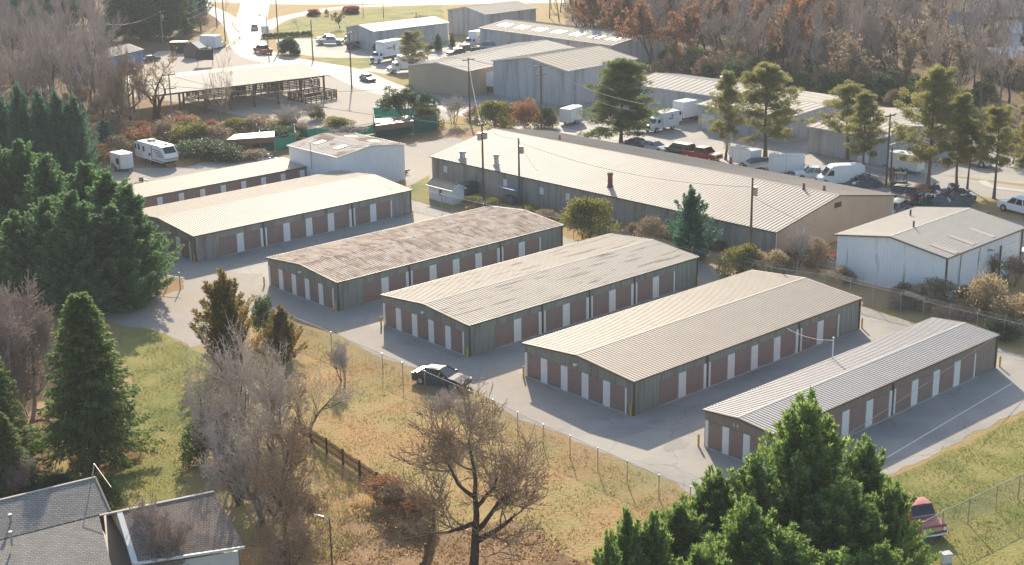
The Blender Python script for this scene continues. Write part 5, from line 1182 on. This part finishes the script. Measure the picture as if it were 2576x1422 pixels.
def make_bush(key,seed,leaf,h=3.,w_=4.,n=26,per=170,ll=(.12,.26),lw=.10,twig='twig',up=.35,stems=14,tight=1.0):
    rg=np.random.default_rng(seed); parts=[];lim=[]
    for i in range(n):
        a=rg.random()*6.283; r=math.sqrt(rg.random())*.78; z=rg.random()**.8
        c=np.array([math.cos(a)*w_/2*r*math.sqrt(max(.05,1-(z*.85)**2)),math.sin(a)*w_/2*r*math.sqrt(max(.05,1-(z*.85)**2)),h*(.12+.74*z)]); rad=(.17+.12*rg.random())*min(h,w_)*tight
        u=unit(rg.normal(size=(per,3))); Pp=c+u*(rad*(.55+.5*rg.random(per)))[:,None]*[1,1,.85]
        parts.append(leaves(Pp,u+[0,0,up]+rg.normal(size=(per,3))*.4,rg.uniform(*ll,per),lw*rg.uniform(.7,1.3,per),rg))
    for i in range(stems):
        a=i*2.4; e=np.array([math.cos(a)*w_*.28,math.sin(a)*w_*.28,h*.72]); m_=e*.5*[.6,.6,1]; lim.append((0,0,0,*m_,.04,.025)); lim.append((*m_,*e,.025,.012))
    V,F=join(parts); reg(key,[('stems',np_mesh('stems',*segs_mesh(np.array(lim),4),M[twig])),('foliage',np_mesh('foliage',V,F,M[leaf]))])
rt_=random.Random(21)
def plant(key,name,u,vb,vt=None,wpx=None,label='',cat='tree',group=None,h=None,rot=None,at=None,wscale=None):
    b=P(u,vb) if at is None else Vector(at); pr=PROTO[key]; hh=h if h else max(.4,HT(b,vt)); s=hh/pr['h']; sx=s
    if wpx: sx=(wpx/px(b))/pr['w']
    if wscale: sx=s*wscale
    t=thing(name,label,cat,b,rt_.uniform(0,6.28) if rot is None else rot,group); t.scale=(sx,sx,s)
    for nm,me in pr['parts']: link(nm,me,t)
    return t
# prototypes
make_cypress('cyp1',1); make_cypress('cyp2',2,h=12,rad=2.9,n=115); make_cypress('cypd',3,leaf='cypress_dark',n=96,per=200); make_cypress('cyp3',4,h=11,rad=4.0,n=150,per=240,shape=.6)
make_cypress('cypL1',21,leaf='cypress_mid',shape=1.0,n=100); make_cypress('cypL2',22,h=12,rad=3.3,n=120,leaf='cypress_mid',shape=1.1); make_cypress('magn',23,h=8,rad=2.4,n=70,per=170,leaf='magnolia',shape=.85,ll=(.25,.45)); make_spruce('spruce1',5); make_cypress('cedar',6,h=8,rad=2.6,n=44,per=190,leaf='cypress_dark',shape=1.1)
make_pine('pine1',7,leaf='pine_green',z0=.08,nb=100,rad=4.4,clumps=7,full=1.4,per=110); make_pine('pine2',8,rad=3.0,z0=.27,nb=50,per=120,full=1.15); make_pine('pine3',9,rad=4.2,z0=.20,nb=62,clumps=6,per=120,full=1.15); make_pine('pine4',10,rad=3.4,z0=.38,nb=44,lean=.5,per=120,full=1.1)
make_bare('bareA',11,9.,levels=5,kids=(3,5),trunk_r=.20,spread=.9,twig='twig_dark',bark='bark_dark',rmin=.010,trunk_frac=.23,wig=.2,low=.3,ratio=.74,tropism=.03)
make_bare('bareB',12,10.,levels=5,kids=(3,4),trunk_r=.15,spread=.78,twig='twig',rmin=.011,trunk_frac=.25,multi=2,wig=.26,low=.2,ratio=.7,tropism=.03)
make_bare('bareE',19,10.,levels=5,kids=(3,4),trunk_r=.16,spread=.85,twig='twig',rmin=.011,trunk_frac=.24,multi=2,wig=.28,low=.2,ratio=.7,tropism=.02)
make_bare('bareC',13,7.,levels=5,kids=(3,5),trunk_r=.10,spread=.85,twig='twig_pink',bark='twig_pink',rmin=.011,trunk_frac=.25,multi=4,wig=.14,low=.1,ratio=.72)
make_bare('bareD',14,8.,levels=4,kids=(3,4),trunk_r=.10,spread=.6,twig='twig',rmin=.010,multi=2,trunk_frac=.34,leaf='goldleaf',leafn=300,leafsize=.1,low=.2,ratio=.72)
make_bare('baresap',15,8.,levels=4,kids=(2,3),trunk_r=.09,spread=.5,bark='bark_pale',twig='bark_pale',rmin=.012,trunk_frac=.4)
make_bare('twist',16,11.,levels=5,kids=(2,3),trunk_r=.26,spread=.8,bark='bark_dark',twig='twig_dark',rmin=.018,trunk_frac=.36,wig=.28,leaf='goldleaf',leafn=400,leafsize=.16)
for i in range(4): make_bare('wood%d'%i,30+i,14.,levels=4,kids=(3,4),trunk_r=.20,spread=.46,bark='bark_dark' if i%2 else 'bark',twig='twig_wood',rmin=.022,trunk_frac=.36,wig=.13,tropism=.16,low=.35,ratio=.7)
make_bare('wood_r',36,14.,levels=4,kids=(3,4),trunk_r=.22,spread=.5,bark='bark_dark',twig='twig_wood',rmin=.025,trunk_frac=.36,leaf='rustleaf',leafn=4200,leafsize=.34)
make_bare('wood_b',37,13.,levels=4,kids=(3,4),trunk_r=.22,spread=.5,bark='bark_dark',twig='twig_wood',rmin=.025,trunk_frac=.34,leaf='brownleaf',leafn=2600,leafsize=.32)
make_bush('magnolia',40,'magnolia',h=8,w_=5,n=60,per=170,ll=(.22,.42),lw=.16,up=.5,tight=.62,twig='bark'); make_bush('bushY',41,'olive',n=34,per=190); make_bush('bushB',42,'brownleaf',n=24,per=150); make_bush('bushG',43,'deepgreen',n=30,per=180); make_bush('bushP',44,'paleleaf',n=24,per=150); make_bush('bushR',45,'rustleaf',n=24,per=150); make_bush('bushred',46,'redleaf',n=30,per=170,ll=(.2,.35),lw=.2)
make_bush('oaky',47,'deepgreen',h=8,w_=9,n=70,per=200,ll=(.3,.55),lw=.28,tight=.6)
make_bare('shrubT',48,3.2,levels=4,kids=(3,4),trunk_r=.04,spread=.7,twig='twig',rmin=.010,multi=4,trunk_frac=.34); make_bare('shrubD',49,3.2,levels=4,kids=(3,4),trunk_r=.04,spread=.75,twig='twig_dark',rmin=.010,multi=4,trunk_frac=.34,leaf='brownleaf',leafn=500,leafsize=.12)
def trunks(key,seed,leaf):                  # multi stemmed evergreen with separate leaf heads
    rg=np.random.default_rng(seed); lim=[];parts=[]
    for i,(x,y,z) in enumerate(((-3.6,0,5.0),(-1.6,.6,6.0),(0,-.4,5.6),(1.8,.4,6.3),(3.4,0,5.2),(.8,1.2,6.8),(-2.4,-1,4.2),(2.6,-1,4.4))):
        mid=np.array([x*.45,y*.4,z*.45]); e=np.array([x,y,z]); lim+=[(0,0,0,*mid,.2,.13),(*mid,*e,.13,.05)]
        for c in range(7):
            ctr=e+rg.normal(size=3)*[.8,.8,.75]; k=230; u=unit(rg.normal(size=(k,3))); parts.append(leaves(ctr+u*(.75*rg.random(k)**.4)[:,None],u+[0,0,.4],rg.uniform(.2,.4,k),rg.uniform(.1,.18,k),rg))
    V,F=join(parts); reg(key,[('trunk',np_mesh('trunk',*segs_mesh(np.array(lim),6),M['bark'])),('crown',np_mesh('crown',V,F,M[leaf]))])
trunks('multi',50,'deepgreen')
# -- left cypress clump
grpL='dark cypress trees of the left clump'
for k,(u,vb,vt,wd,key,l) in enumerate(((18,470,224,110,'cypd','dark bluish cypress at the left picture edge, back row'),(72,475,214,105,'cypd','dark bluish cypress in the back row, tallest tip'),(122,478,227,105,'cypd','dark bluish cypress in the back row behind the bare twisted trees'),(165,480,230,105,'cypd','dark bluish cypress right of the back row middle'),(206,482,243,110,'cypd','dark bluish cypress at the right end of the back row'),
  (5,640,350,190,'cypL1','green cypress at the left edge of the middle row'),(77,640,356,190,'cypL2','green cypress of the middle row with two tips'),(140,670,390,190,'cypL1','green cypress in the centre of the left clump'),(238,690,412,220,'cypL2','green cypress with sunlit tip below the cargo trailer'),(295,725,432,200,'cypL1','green cypress beside the first storage roof corner'),
  (345,745,470,200,'cypL2','broad green cypress touching the long storage building'),(64,760,534,190,'cypL2','green cypress in the front row with pointed tip'),(140,770,500,200,'cypL1','green cypress in the front row left of the tallest'),(210,785,487,230,'cypL2','wide green cypress in the front row above the shaded drive'),(300,775,520,240,'cypL2','wide dark cypress shading the drive'),(0,740,558,150,'cypL1','green cypress cut by the left picture edge in front'))):
    plant(key,'cypress_tree',u,vb,vt,wd,l,group=grpL)
# -- front cypress clump, lower right
for u,vb,vt,wd,key,l in ((2010,1470,998,340,'cyp3','tallest cypress in front of the narrow storage building'),(2160,1450,1108,240,'cyp3','cypress with yellowish tip at the right of the front clump'),(1790,1500,1185,260,'cyp3','cypress of the front clump left of the pole stub'),(1705,1560,1268,230,'cyp1','cypress of the front clump beside the fence end'),(1575,1700,1285,180,'cyp2','leftmost cypress of the front clump with slim tip'),
  (1640,1680,1290,170,'cyp1','slim cypress second from left in the front clump'),(1870,1640,1262,320,'cyp3','bright cypress low in the front clump'),(1965,1680,1330,340,'cyp3','bright cypress at the bottom edge of the front clump'),(1760,1720,1370,330,'cyp3','bright bushy cypress at the bottom of the front clump'),(2110,1560,1215,380,'cyp3','dark broad cypress beside the red pickup'),(2225,1540,1215,230,'cyp3','dark low cypress touching the red pickup'),(2090,1700,1390,340,'cyp3','cypress tip at the bottom edge below the dark broad one'),(1890,1520,1150,240,'cyp1','cypress tip just left of the tallest one in the front clump'),(2205,1680,1370,220,'cyp1','low cypress at the bottom right of the front clump'),(1530,1760,1345,150,'cyp1','low cypress tip at the bottom left end of the front clump')):
    plant(key,'cypress_tree',u,vb,vt,wd,l,group='cypress trees of the front clump')
# -- lawn trees at the left
plant('spruce1','spruce_tree',243,1166,742,250,'tall dark spruce standing on mulch in the green lawn'); plant('spruce1','spruce_tree',0,1170,865,170,'dark spruce cut by the left picture edge'); plant('spruce1','spruce_tree',20,1250,1040,150,'small spruce at the left edge under the bigger one')
plant('bareC','bare_tree',72,1055,700,260,'pinkish grey twiggy bare tree left of the tall spruce'); plant('bareC','bare_tree',50,1250,1130,120,'small bare shrubby tree above the grey house roof')
plant('magn','magnolia_tree',575,915,682,160,'bronze green magnolia at the bend of the gravel drive'); plant('magn','magnolia_shrub',712,905,770,105,'bronze green shrub right of the magnolia'); plant('bushG','shrub',665,850,745,60,'small green shrub between magnolia and fence corner','shrub')
for u,vb,vt,wd,key,l in ((640,1150,800,300,'bareB','big grey bare tree in the middle of the tangle by the lawn'),(560,1180,880,220,'bareE','grey bare tree at the lawn side of the tangle'),(720,1200,850,240,'bareB','grey bare tree at the right side of the tangle'),(660,1330,960,260,'bareE','dark trunked bare tree low in the tangle'),(720,1420,1000,230,'bareA','dark bare tree in front of the tangle beside the picket fence'),(600,1270,1010,190,'bareE','bare tree at the garage end of the tangle'),(740,1560,1260,200,'bareA','bare dark tree at the bottom edge left of the lamp post')):
    plant(key,'bare_tree',u,vb,vt,wd,l,group='grey bare trees of the tangle')
plant('bareD','bare_tree',772,1090,845,290,'slender leaning bare tree with few gold leaves beside the tangle'); plant('bareA','bare_tree',1190,1432,985,400,'big dark bare tree with stout trunk on the leaf litter',rot=1.0); plant('baresap','bare_tree',605,1420,1195,100,'pale barked sapling behind the garage roof end'); plant('baresap','bare_tree',642,1410,1210,95,'pale barked forked sapling beside the garage end'); plant('bareC','bare_tree',425,1480,1255,190,'small pale bare tree in front of the garage roof')
plant('shrubT','bare_shrub',1110,1080,975,110,'thin bare shrub at the fence in front of the black car','shrub'); plant('shrubT','bare_shrub',1180,1090,1000,80,'thin bare shrub right of the black car at the fence','shrub'); plant('shrubD','bare_shrub',1000,1290,1210,130,'orange brown shrub at the end of the picket fence','shrub'); plant('bushR','shrub',975,1255,1195,120,'rust leaved shrub over the picket fence','shrub'); plant('bushR','shrub',1045,1310,1245,110,'rust leaved shrub in front of the big dark tree','shrub'); plant('shrubD','bare_shrub',770,1330,1235,130,'brown shrub at the grass edge of the tangle','shrub'); plant('shrubT','bare_shrub',865,960,860,90,'thin golden shrub at the bend of the long fence','shrub')
for u,vb,vt,wd,key,l in ((520,1160,1060,130,'bushG','dark green undergrowth at the lawn edge of the tangle'),(600,1250,1110,150,'shrubD','brown undergrowth inside the tangle'),(690,1290,1150,150,'shrubD','brown vine covered undergrowth by the picket fence'),(560,1130,1010,140,'shrubD','brown undergrowth below the magnolia'),(700,1080,950,150,'shrubD','grey brown undergrowth under the bare trees'),(730,1480,1350,150,'shrubD','brown thicket at the bottom left of the lamp post'),(90,1250,1195,110,'bushG','dark green foundation shrub behind the house roof'),(270,1290,1200,80,'bushG','dark evergreen shrub at the house corner'),(150,1235,1195,70,'bushG','clipped dark shrub row behind the house roof')):
    plant(key,'undergrowth_shrub' if key!='bushG' else 'shrub',u,vb,vt,wd,l,'shrub')
# -- pines on the right
for u,vb,vt,wd,key,l in ((1562,357,150,175,'pine1','large full green pine behind the long roof'),(1825,402,180,90,'pine2','narrow pine left of the wide airy one'),(1925,395,160,200,'pine3','wide airy yellow green pine at the lot edge'),(2131,402,208,140,'pine4','twin pine, left trunk with open crown'),(2168,446,235,110,'pine2','twin pine, right trunk with dense green foot'),(2334,472,168,190,'pine3','tall airy pine behind the scrap heaps'),(2407,476,236,110,'pine2','thin pine left of the cul de sac'),(2433,476,300,90,'pine4','thin trunked pine standing close to its neighbour'),(2500,500,268,120,'pine4','sparse pine with bare lower trunk near the right edge'),(2585,470,235,130,'pine3','pine cut by the right picture edge'),(1040,208,78,90,'pine4','lone pine in the truck lot by the road'),(2548,412,330,70,'pine2','small pine behind the cul de sac')):
    plant(key,'pine_tree',u,vb,vt,wd,l)
plant('bareD','bare_tree',1838,404,300,70,'small bare tree at the foot of the narrow pine'); plant('bareD','bare_tree',1890,402,320,80,'small bare orange tinted tree by the small white trailer')
# -- around the long building and back fence
plant('bushY','shrub',1483,605,500,140,'big round yellow green shrub at the long grey wall','shrub'); plant('cedar','cedar_tree',1735,652,470,130,'dark blue green cedar against the long pale roof'); plant('bushB','shrub',1640,622,545,95,'brown shrub left of the cedar','shrub'); plant('bushB','shrub',1590,600,560,60,'small brown shrub between round shrub and cedar','shrub'); plant('bushB','shrub',1372,560,528,80,'low brown shrub behind the rust stained roof','shrub'); plant('bushY','shrub',1862,690,618,120,'yellow green shrub at the foot of the tall pole','shrub'); plant('bushP','shrub',1940,690,630,90,'pale shrub right of the tall pole','shrub'); plant('shrubT','bare_shrub',2000,680,565,110,'tall grey bare shrub at the tan gable','shrub'); plant('bushB','shrub',2055,680,600,70,'reddish brown shrub right of the tall grey one','shrub'); plant('bushB','shrub',2120,712,670,70,'brown shrub at the workshop corner','shrub')
plant('bushP','shrub',2345,765,705,120,'silvery shrub in front of the workshop wall','shrub'); plant('bushP','shrub',2480,800,690,130,'pale seed headed thicket right of the workshop door','shrub'); plant('bushP','shrub',2560,830,740,140,'pale thicket at the right picture edge','shrub'); plant('bushP','shrub',2440,805,765,110,'low pale brush at the barbed fence','shrub'); plant('shrubD','bare_shrub',2550,720,640,130,'brown bare thicket at the right edge beside the workshop','shrub'); plant('bushB','shrub',2270,775,735,70,'brown brush pile at the barbed fence','shrub'); plant('bushP','shrub',2390,800,770,90,'pale low brush behind the narrow storage roof end','shrub'); plant('bushG','shrub',2520,850,800,110,'green brush at the far end of the barbed fence','shrub'); plant('bushY','shrub',1190,520,495,60,'yellow weeds beside the garden shed','weeds'); plant('bushY','shrub',1240,523,500,50,'yellow weeds at the foot of the transformer pole','weeds'); plant('bushY','shrub',1330,540,518,60,'yellow weeds below the blue canopy','weeds')
# -- middle
plant('multi','evergreen_tree',1028,318,214,140,'rounded multi stemmed evergreen by the road bend'); plant('shrubT','bare_shrub',1140,312,240,70,'reddish bare shrub right of the multi stemmed evergreen','shrub')
for u,vb,vt,wd,key,l in ((1245,322,255,90,'bushY','olive shrub behind the tall brown pole'),(1320,325,250,80,'bushR','rust and green shrub by the two crossarm pole'),(1370,320,268,60,'bushG','dark shrub at the two crossarm pole'),(1200,300,262,70,'bushB','brown shrub in front of the semi trailer'),(1285,300,262,90,'bushG','dark green shrub in front of the semi trailer'),(1080,320,270,70,'bushY','olive shrub beside the evergreen trunks'),(1390,322,295,40,'bushB','small dry shrub at the road edge'),(800,302,270,40,'bushG','small dark green bush in front of the barn pens'),(720,325,268,140,'shrubT','grey bare thicket in front of the open barn'),(790,300,262,90,'shrubD','brown thicket with dry leaves at the barn corner'),(640,350,290,130,'bushB','brown brush left of the netted cage'),(700,360,320,110,'bushG','dark green brush at the netted cage'),(600,350,300,100,'bushY','olive brush behind the brown shelter'),(540,370,318,130,'bushB','dry brown brush in the scrub'),(480,370,312,130,'bushY','olive brush behind the travel trailer'),(420,360,300,120,'bushB','brown brush at the twisted tree foot'),(350,380,318,110,'bushR','rusty brush above the cargo trailer'),(300,400,340,100,'bushB','brown brush left of the cargo trailer'),(268,395,300,70,'cypd','dark young evergreen left of the cargo trailer'),(500,395,350,150,'bushG','dark green brush right of the travel trailer'),(570,400,360,120,'bushG','dark brush in front of the brown shelter'),(850,330,295,90,'bushY','yellowish bush by the netted run'),(290,350,290,110,'bushB','dry brush under the bare trees'),(240,420,360,90,'bushR','red brown brush at the cypress edge'),(640,402,375,90,'bushB','grey brush behind the first storage roof'),(450,330,290,110,'bushR','dry reddish brush below the pale pole'),(880,352,318,110,'shrubT','thin bare brush along the net run')):
    plant(key,'scrub_bush' if key!='cypd' else 'evergreen_tree',u,vb,vt,wd,l,'shrub' if key!='cypd' else 'tree')
for u,vb,vt,wd,key,l in ((384,326,130,150,'twist','dark twisted forked bare tree before the pale barn roof'),(410,318,165,170,'twist','leaning bare tree with few gold leaves next to the pale pole'),(335,334,110,110,'bareA','dark bare tree left of the twisted one'),(300,340,150,100,'bareA','dark bare tree beside the cypress back row'),(562,330,125,120,'bareD','thin bare tree standing in front of the barn roof'),(216,300,40,170,'wood0','tall grey bare tree at the edge of the left wood'),(131,290,70,160,'wood1','tall grey bare tree behind the cypress back row'),(265,320,140,120,'wood2','grey bare tree between wood and blue building'),(60,290,80,150,'wood3','grey bare tree in the left wood near the edge'),(350,300,180,60,'baresap','thin young bare tree beside the dark bare ones')):
    plant(key,'bare_tree',u,vb,vt,wd,l)
for u,vb,vt,wd,key,l in ((506,78,22,60,'bareA','dark bare tree at the foot of the ramp'),(730,138,97,55,'oaky','small dark tree at the lot entrance sign'),(790,40,24,34,'bushred','left dark red bush on the lawn below the highway'),(884,34,16,48,'bushred','right dark red bush on the lawn below the highway'),(822,40,22,14,'bushB','small dry tree between the two red bushes'),(855,72,28,55,'wood_b','brown leaved tree on the lawn above the warehouse'),(1102,128,85,34,'cedar','small dark cone tree in the truck lot'),(1138,120,85,26,'cedar','second small cone tree in the truck lot'),(945,135,108,22,'cedar','small cone tree beside the box truck'),(930,120,98,30,'bushG','dark round shrub at the low warehouse wall'),(750,78,42,34,'baresap','thin bare tree on the lawn slope'),(567,45,-20,40,'baresap','thin bare tree beside the ramp'),(1080,130,112,30,'bushY','yellow brush strip in the truck lot'),(1060,60,38,50,'shrubT','thin brush at the warehouse end')):
    plant(key,'tree' if key in('oaky','wood_b') else ('bare_tree' if key in('bareA','baresap') else 'shrub'),u,vb,vt,wd,l,'tree' if key in('oaky','wood_b','bareA','baresap') else 'shrub')
# hedge on the lawn slope
for i in range(9):
    plant('bushG','hedge_shrub',666+i*14,97-i*.8,84-i*.8,20,'dark clipped shrub in the hedge at the lot edge','shrub',group='hedge shrubs at the lot edge')
# -- woods
def ok(p,poly):
    x,y=p; c=False; n=len(poly); j=n-1
    for i in range(n):
        xi,yi=poly[i];xj,yj=poly[j]
        if (yi>y)!=(yj>y) and x<(xj-xi)*(y-yi)/(yj-yi)+xi: c=not c
        j=i
    return c
rw=random.Random(5)
def wood(poly,n,keys,group,label,hr,mind,name='bare_tree',dens=None):
    q=[P(u,v) for u,v in poly]; pl=[(p.x,p.y) for p in q]; x0,x1=min(p[0] for p in pl),max(p[0] for p in pl); y0,y1=min(p[1] for p in pl),max(p[1] for p in pl)
    done=[];tries=0
    while len(done)<n and tries<n*60:
        tries+=1; x,y=rw.uniform(x0,x1),rw.uniform(y0,y1)
        if not ok((x,y),pl) or any((x-a)**2+(y-b)**2<mind*mind for a,b in done): continue
        if dens and rw.random()>dens(x,y): continue
        done.append((x,y)); key=keys(x,y) if callable(keys) else rw.choice(keys)
        lab=label(key) if callable(label) else label; gr=group(key) if callable(group) else group
        plant(key,name if not callable(name) else name(key),0,0,label=lab,group=gr,h=rw.uniform(*hr)*(.8 if key=='wood_b' else 1),at=(x,y,0),wscale=rw.uniform(.8,1.15))
WL={'wood_r':('rust leaved tree in the right hand wood','rust leaved trees of the right wood'),'wood_b':('brown leaved tree in the right hand wood','brown leaved trees of the right wood')}
def rk(x,y):
    u,v=proj((x,y,0)); r=rw.random()
    if 1480<u<2080 and r<.30: return 'wood_r'
    if r<.40: return 'wood_b'
    return 'wood%d'%rw.randint(0,3)
wood([(1440,125),(1560,140),(1640,190),(1900,224),(2060,240),(2140,254),(2430,300),(2330,150),(2300,-25),(1430,-20)],250,rk,lambda k:WL.get(k,('','grey bare trees of the right wood'))[1],lambda k:WL.get(k,('grey bare tree in the right hand wood',''))[0],(11,16),3.4,lambda k:'wood_tree' if k in WL else 'bare_tree')
wood([(2320,150),(2420,290),(2700,350),(2750,-20),(2300,-20)],80,['wood0','wood1','wood2','wood3','wood3','wood_b'],lambda k:'thin trees before the far houses at the right',lambda k:'thin bare tree before the far houses at the right',(11,15),6.0)
wood([(-40,120),(250,105),(300,200),(280,330),(130,330),(-60,340)],60,['wood0','wood1','wood2','wood3'],'grey bare trees of the left wood','grey bare tree in the left hand wood',(11,15),4.0)
wood([(-40,30),(200,30),(215,95),(-40,110)],14,['cypd'],'dark evergreens at the top left corner','dark bluish evergreen at the top left corner',(12,17),6,'evergreen_tree')
wood([(290,95),(300,20),(500,20),(510,60),(400,110),(330,120)],16,['oaky','cypd','oaky'],'dark green trees left of the ramp','dark green tree left of the ramp',(10,14),5,'evergreen_tree')
wood([(1365,60),(1500,70),(1490,10),(1360,10)],9,['wood0','wood1','wood2','wood_b'],'bare trees behind the long skylight warehouse','bare tree behind the skylight warehouse',(9,13),4)
plant('wood_r','wood_tree',205,60,-15,90,'orange leaved tree at the top left'); plant('wood_r','wood_tree',235,75,10,70,'smaller orange leaved tree at the top left')
plant('wood_r','wood_tree',1960,215,-20,150,'bright rust tree before the right wood'); plant('wood_r','wood_tree',1640,180,0,170,'broad rust tree at the end of the big grey warehouse'); plant('wood_r','wood_tree',1690,185,105,60,'small pink rust tree at the wood edge')
# underbrush of the woods
def brush(poly,n,keys,group,label,hr,wr):
    q=[P(u,v) for u,v in poly]; pl=[(p.x,p.y) for p in q]; x0,x1=min(p[0] for p in pl),max(p[0] for p in pl); y0,y1=min(p[1] for p in pl),max(p[1] for p in pl); k=0;t_=0
    while k<n and t_<n*50:
        t_+=1; x,y=rw.uniform(x0,x1),rw.uniform(y0,y1)
        if not ok((x,y),pl): continue
        k+=1; plant(rw.choice(keys),'undergrowth_bush',0,0,label=label,cat='shrub',group=group,h=rw.uniform(*hr),at=(x,y,0),wscale=rw.uniform(*wr))
brush([(1640,190),(1900,224),(2060,240),(2140,254),(2430,300),(2420,270),(2140,215),(1900,185),(1660,160)],60,['bushG','bushB','shrubD','bushB','bushG'],'undergrowth along the right wood edge','dark undergrowth bush along the right wood edge',(2.5,5),(.8,1.3))
brush([(1660,160),(1900,185),(2140,215),(2420,270),(2640,300),(2560,60),(1640,60)],60,['bushB','shrubD','bushB','bushG'],'undergrowth inside the right wood','brown undergrowth bush inside the right wood',(2,4.5),(.8,1.3))
brush([(-40,160),(250,130),(290,240),(260,330),(-60,340)],40,['bushB','shrubD','bushB'],'undergrowth of the left wood','brown undergrowth bush in the left wood',(1.5,3.5),(.8,1.3))
brush([(225,330),(300,300),(560,310),(720,300),(760,345),(600,385),(300,390)],45,['bushB','bushP','bushY','shrubD','bushR'],'mixed brush of the scrub strip','low mixed brush in the scrub strip',(1.0,2.4),(.9,1.4))
brush([(1450,580),(1600,600),(1760,640),(1960,690),(2110,700),(2080,660),(1900,620),(1640,575)],30,['bushB','bushP','bushY','shrubD'],'brush along the long grey wall','low brush between back fence and long grey wall',(.6,1.6),(.9,1.4))
brush([(2200,745),(2330,790),(2576,850),(2640,840),(2576,770),(2400,740)],26,['bushP','bushP','shrubD','bushB'],'brush behind the barbed fence','low pale brush behind the barbed fence',(.7,1.8),(.9,1.4))
# -- grass blades and fallen leaves on the near ground
def scatter(name,label,polys,per_m2,m,lh,lw,seed,flat=False,maxn=90000,excl=None):
    rg=np.random.default_rng(seed); out=[]
    for poly in polys:
        q=np.array([[*P(u,v)[:2]] for u,v in poly]); lo,hi=q.min(0),q.max(0); n=int(min(maxn,(hi-lo).prod()*per_m2)); X=lo+rg.random((n,2))*(hi-lo)
        def inside(X,q):
            c=np.zeros(len(X),bool); j=len(q)-1
            for i in range(len(q)):
                with np.errstate(divide='ignore',invalid='ignore'): c^=((q[i,1]>X[:,1])!=(q[j,1]>X[:,1]))&(X[:,0]<(q[j,0]-q[i,0])*(X[:,1]-q[i,1])/(q[j,1]-q[i,1])+q[i,0])
                j=i
            return c
        k=inside(X,q)
        for e in (excl or ()): k&=~inside(X,np.array([[*P(u,v)[:2]] for u,v in e]))
        out.append(X[k])
    X=np.concatenate(out); n=len(X)
    # clumping
    keep=(np.sin(X[:,0]*1.3+2*np.sin(X[:,1]*.7))+np.sin(X[:,1]*1.1+1.7*np.sin(X[:,0]*.9))+rg.normal(size=n)*.8)>-.6; X=X[keep]; n=len(X)
    Pp=np.concatenate([X,np.full((n,1),.012)],1)
    D=rg.normal(size=(n,3))*([1,1,.12] if flat else [.55,.55,.1])+[0,0,.15 if flat else .8]
    V,F=leaves(Pp,D,rg.uniform(*lh,n),rg.uniform(*lw,n),rg); o=link(name,np_mesh(name,V,F,m)); tag(o,label,'grass' if not flat else 'leaves',kind='stuff')
YD=[YARD]
front=[(740,809),(961,908),(1300,1057),(1600,1182),(1740,1250),(1960,1345),(1700,1600),(780,1600),(700,1300),(760,1000)]
scatter('dry_grass','tan dry grass between the long fence and the picket fence',[front],28,M['tuft_tan'],(.12,.30),(.03,.07),1)
scatter('green_grass','green grass of the lawns',[[(390,835),(489,880),(540,960),(505,1110),(460,1190),(450,1290),(300,1330),(330,950)],[(2225,1215),(2466,1100),(2640,1010),(2640,1480),(2150,1480)],[(800,1130),(900,1230),(950,1300),(850,1430),(790,1450),(780,1250)]],40,M['tuft_green'],(.12,.30),(.03,.07),2,excl=YD)
scatter('fallen_leaves','orange fallen leaves under the big bare tree and at the house',[[(880,1260),(1010,1310),(1330,1300),(1480,1420),(1440,1600),(800,1600),(840,1400)],[(60,1030),(170,1060),(165,1130),(60,1200),(-20,1120)],[(740,1240),(820,1230),(840,1420),(700,1420)]],26,M['fallen'],(.10,.22),(.08,.16),3,flat=True)
scatter('fallen_leaves','sparse fallen leaves on the dry grass',[front],3,M['fallen'],(.08,.18),(.06,.12),4,flat=True,excl=YD)
# ------------------------------------------------------------------ air
hz_=MB().box(-700,700,-30,900,-1,52).build('haze',bpy.data.materials.new('haze air')); hm=hz_.data.materials[0]; hm.use_nodes=True; n=hm.node_tree; n.nodes.clear()
pv_=n.nodes.new('ShaderNodeVolumePrincipled'); pv_.inputs['Color'].default_value=(.78,.86,.95,1); pv_.inputs['Density'].default_value=.00021; pv_.inputs['Anisotropy'].default_value=.1
oo=n.nodes.new('ShaderNodeOutputMaterial'); n.links.new(pv_.outputs[0],oo.inputs['Volume']); tag(hz_,'thin pale haze in the air over the whole place','haze',kind='stuff')
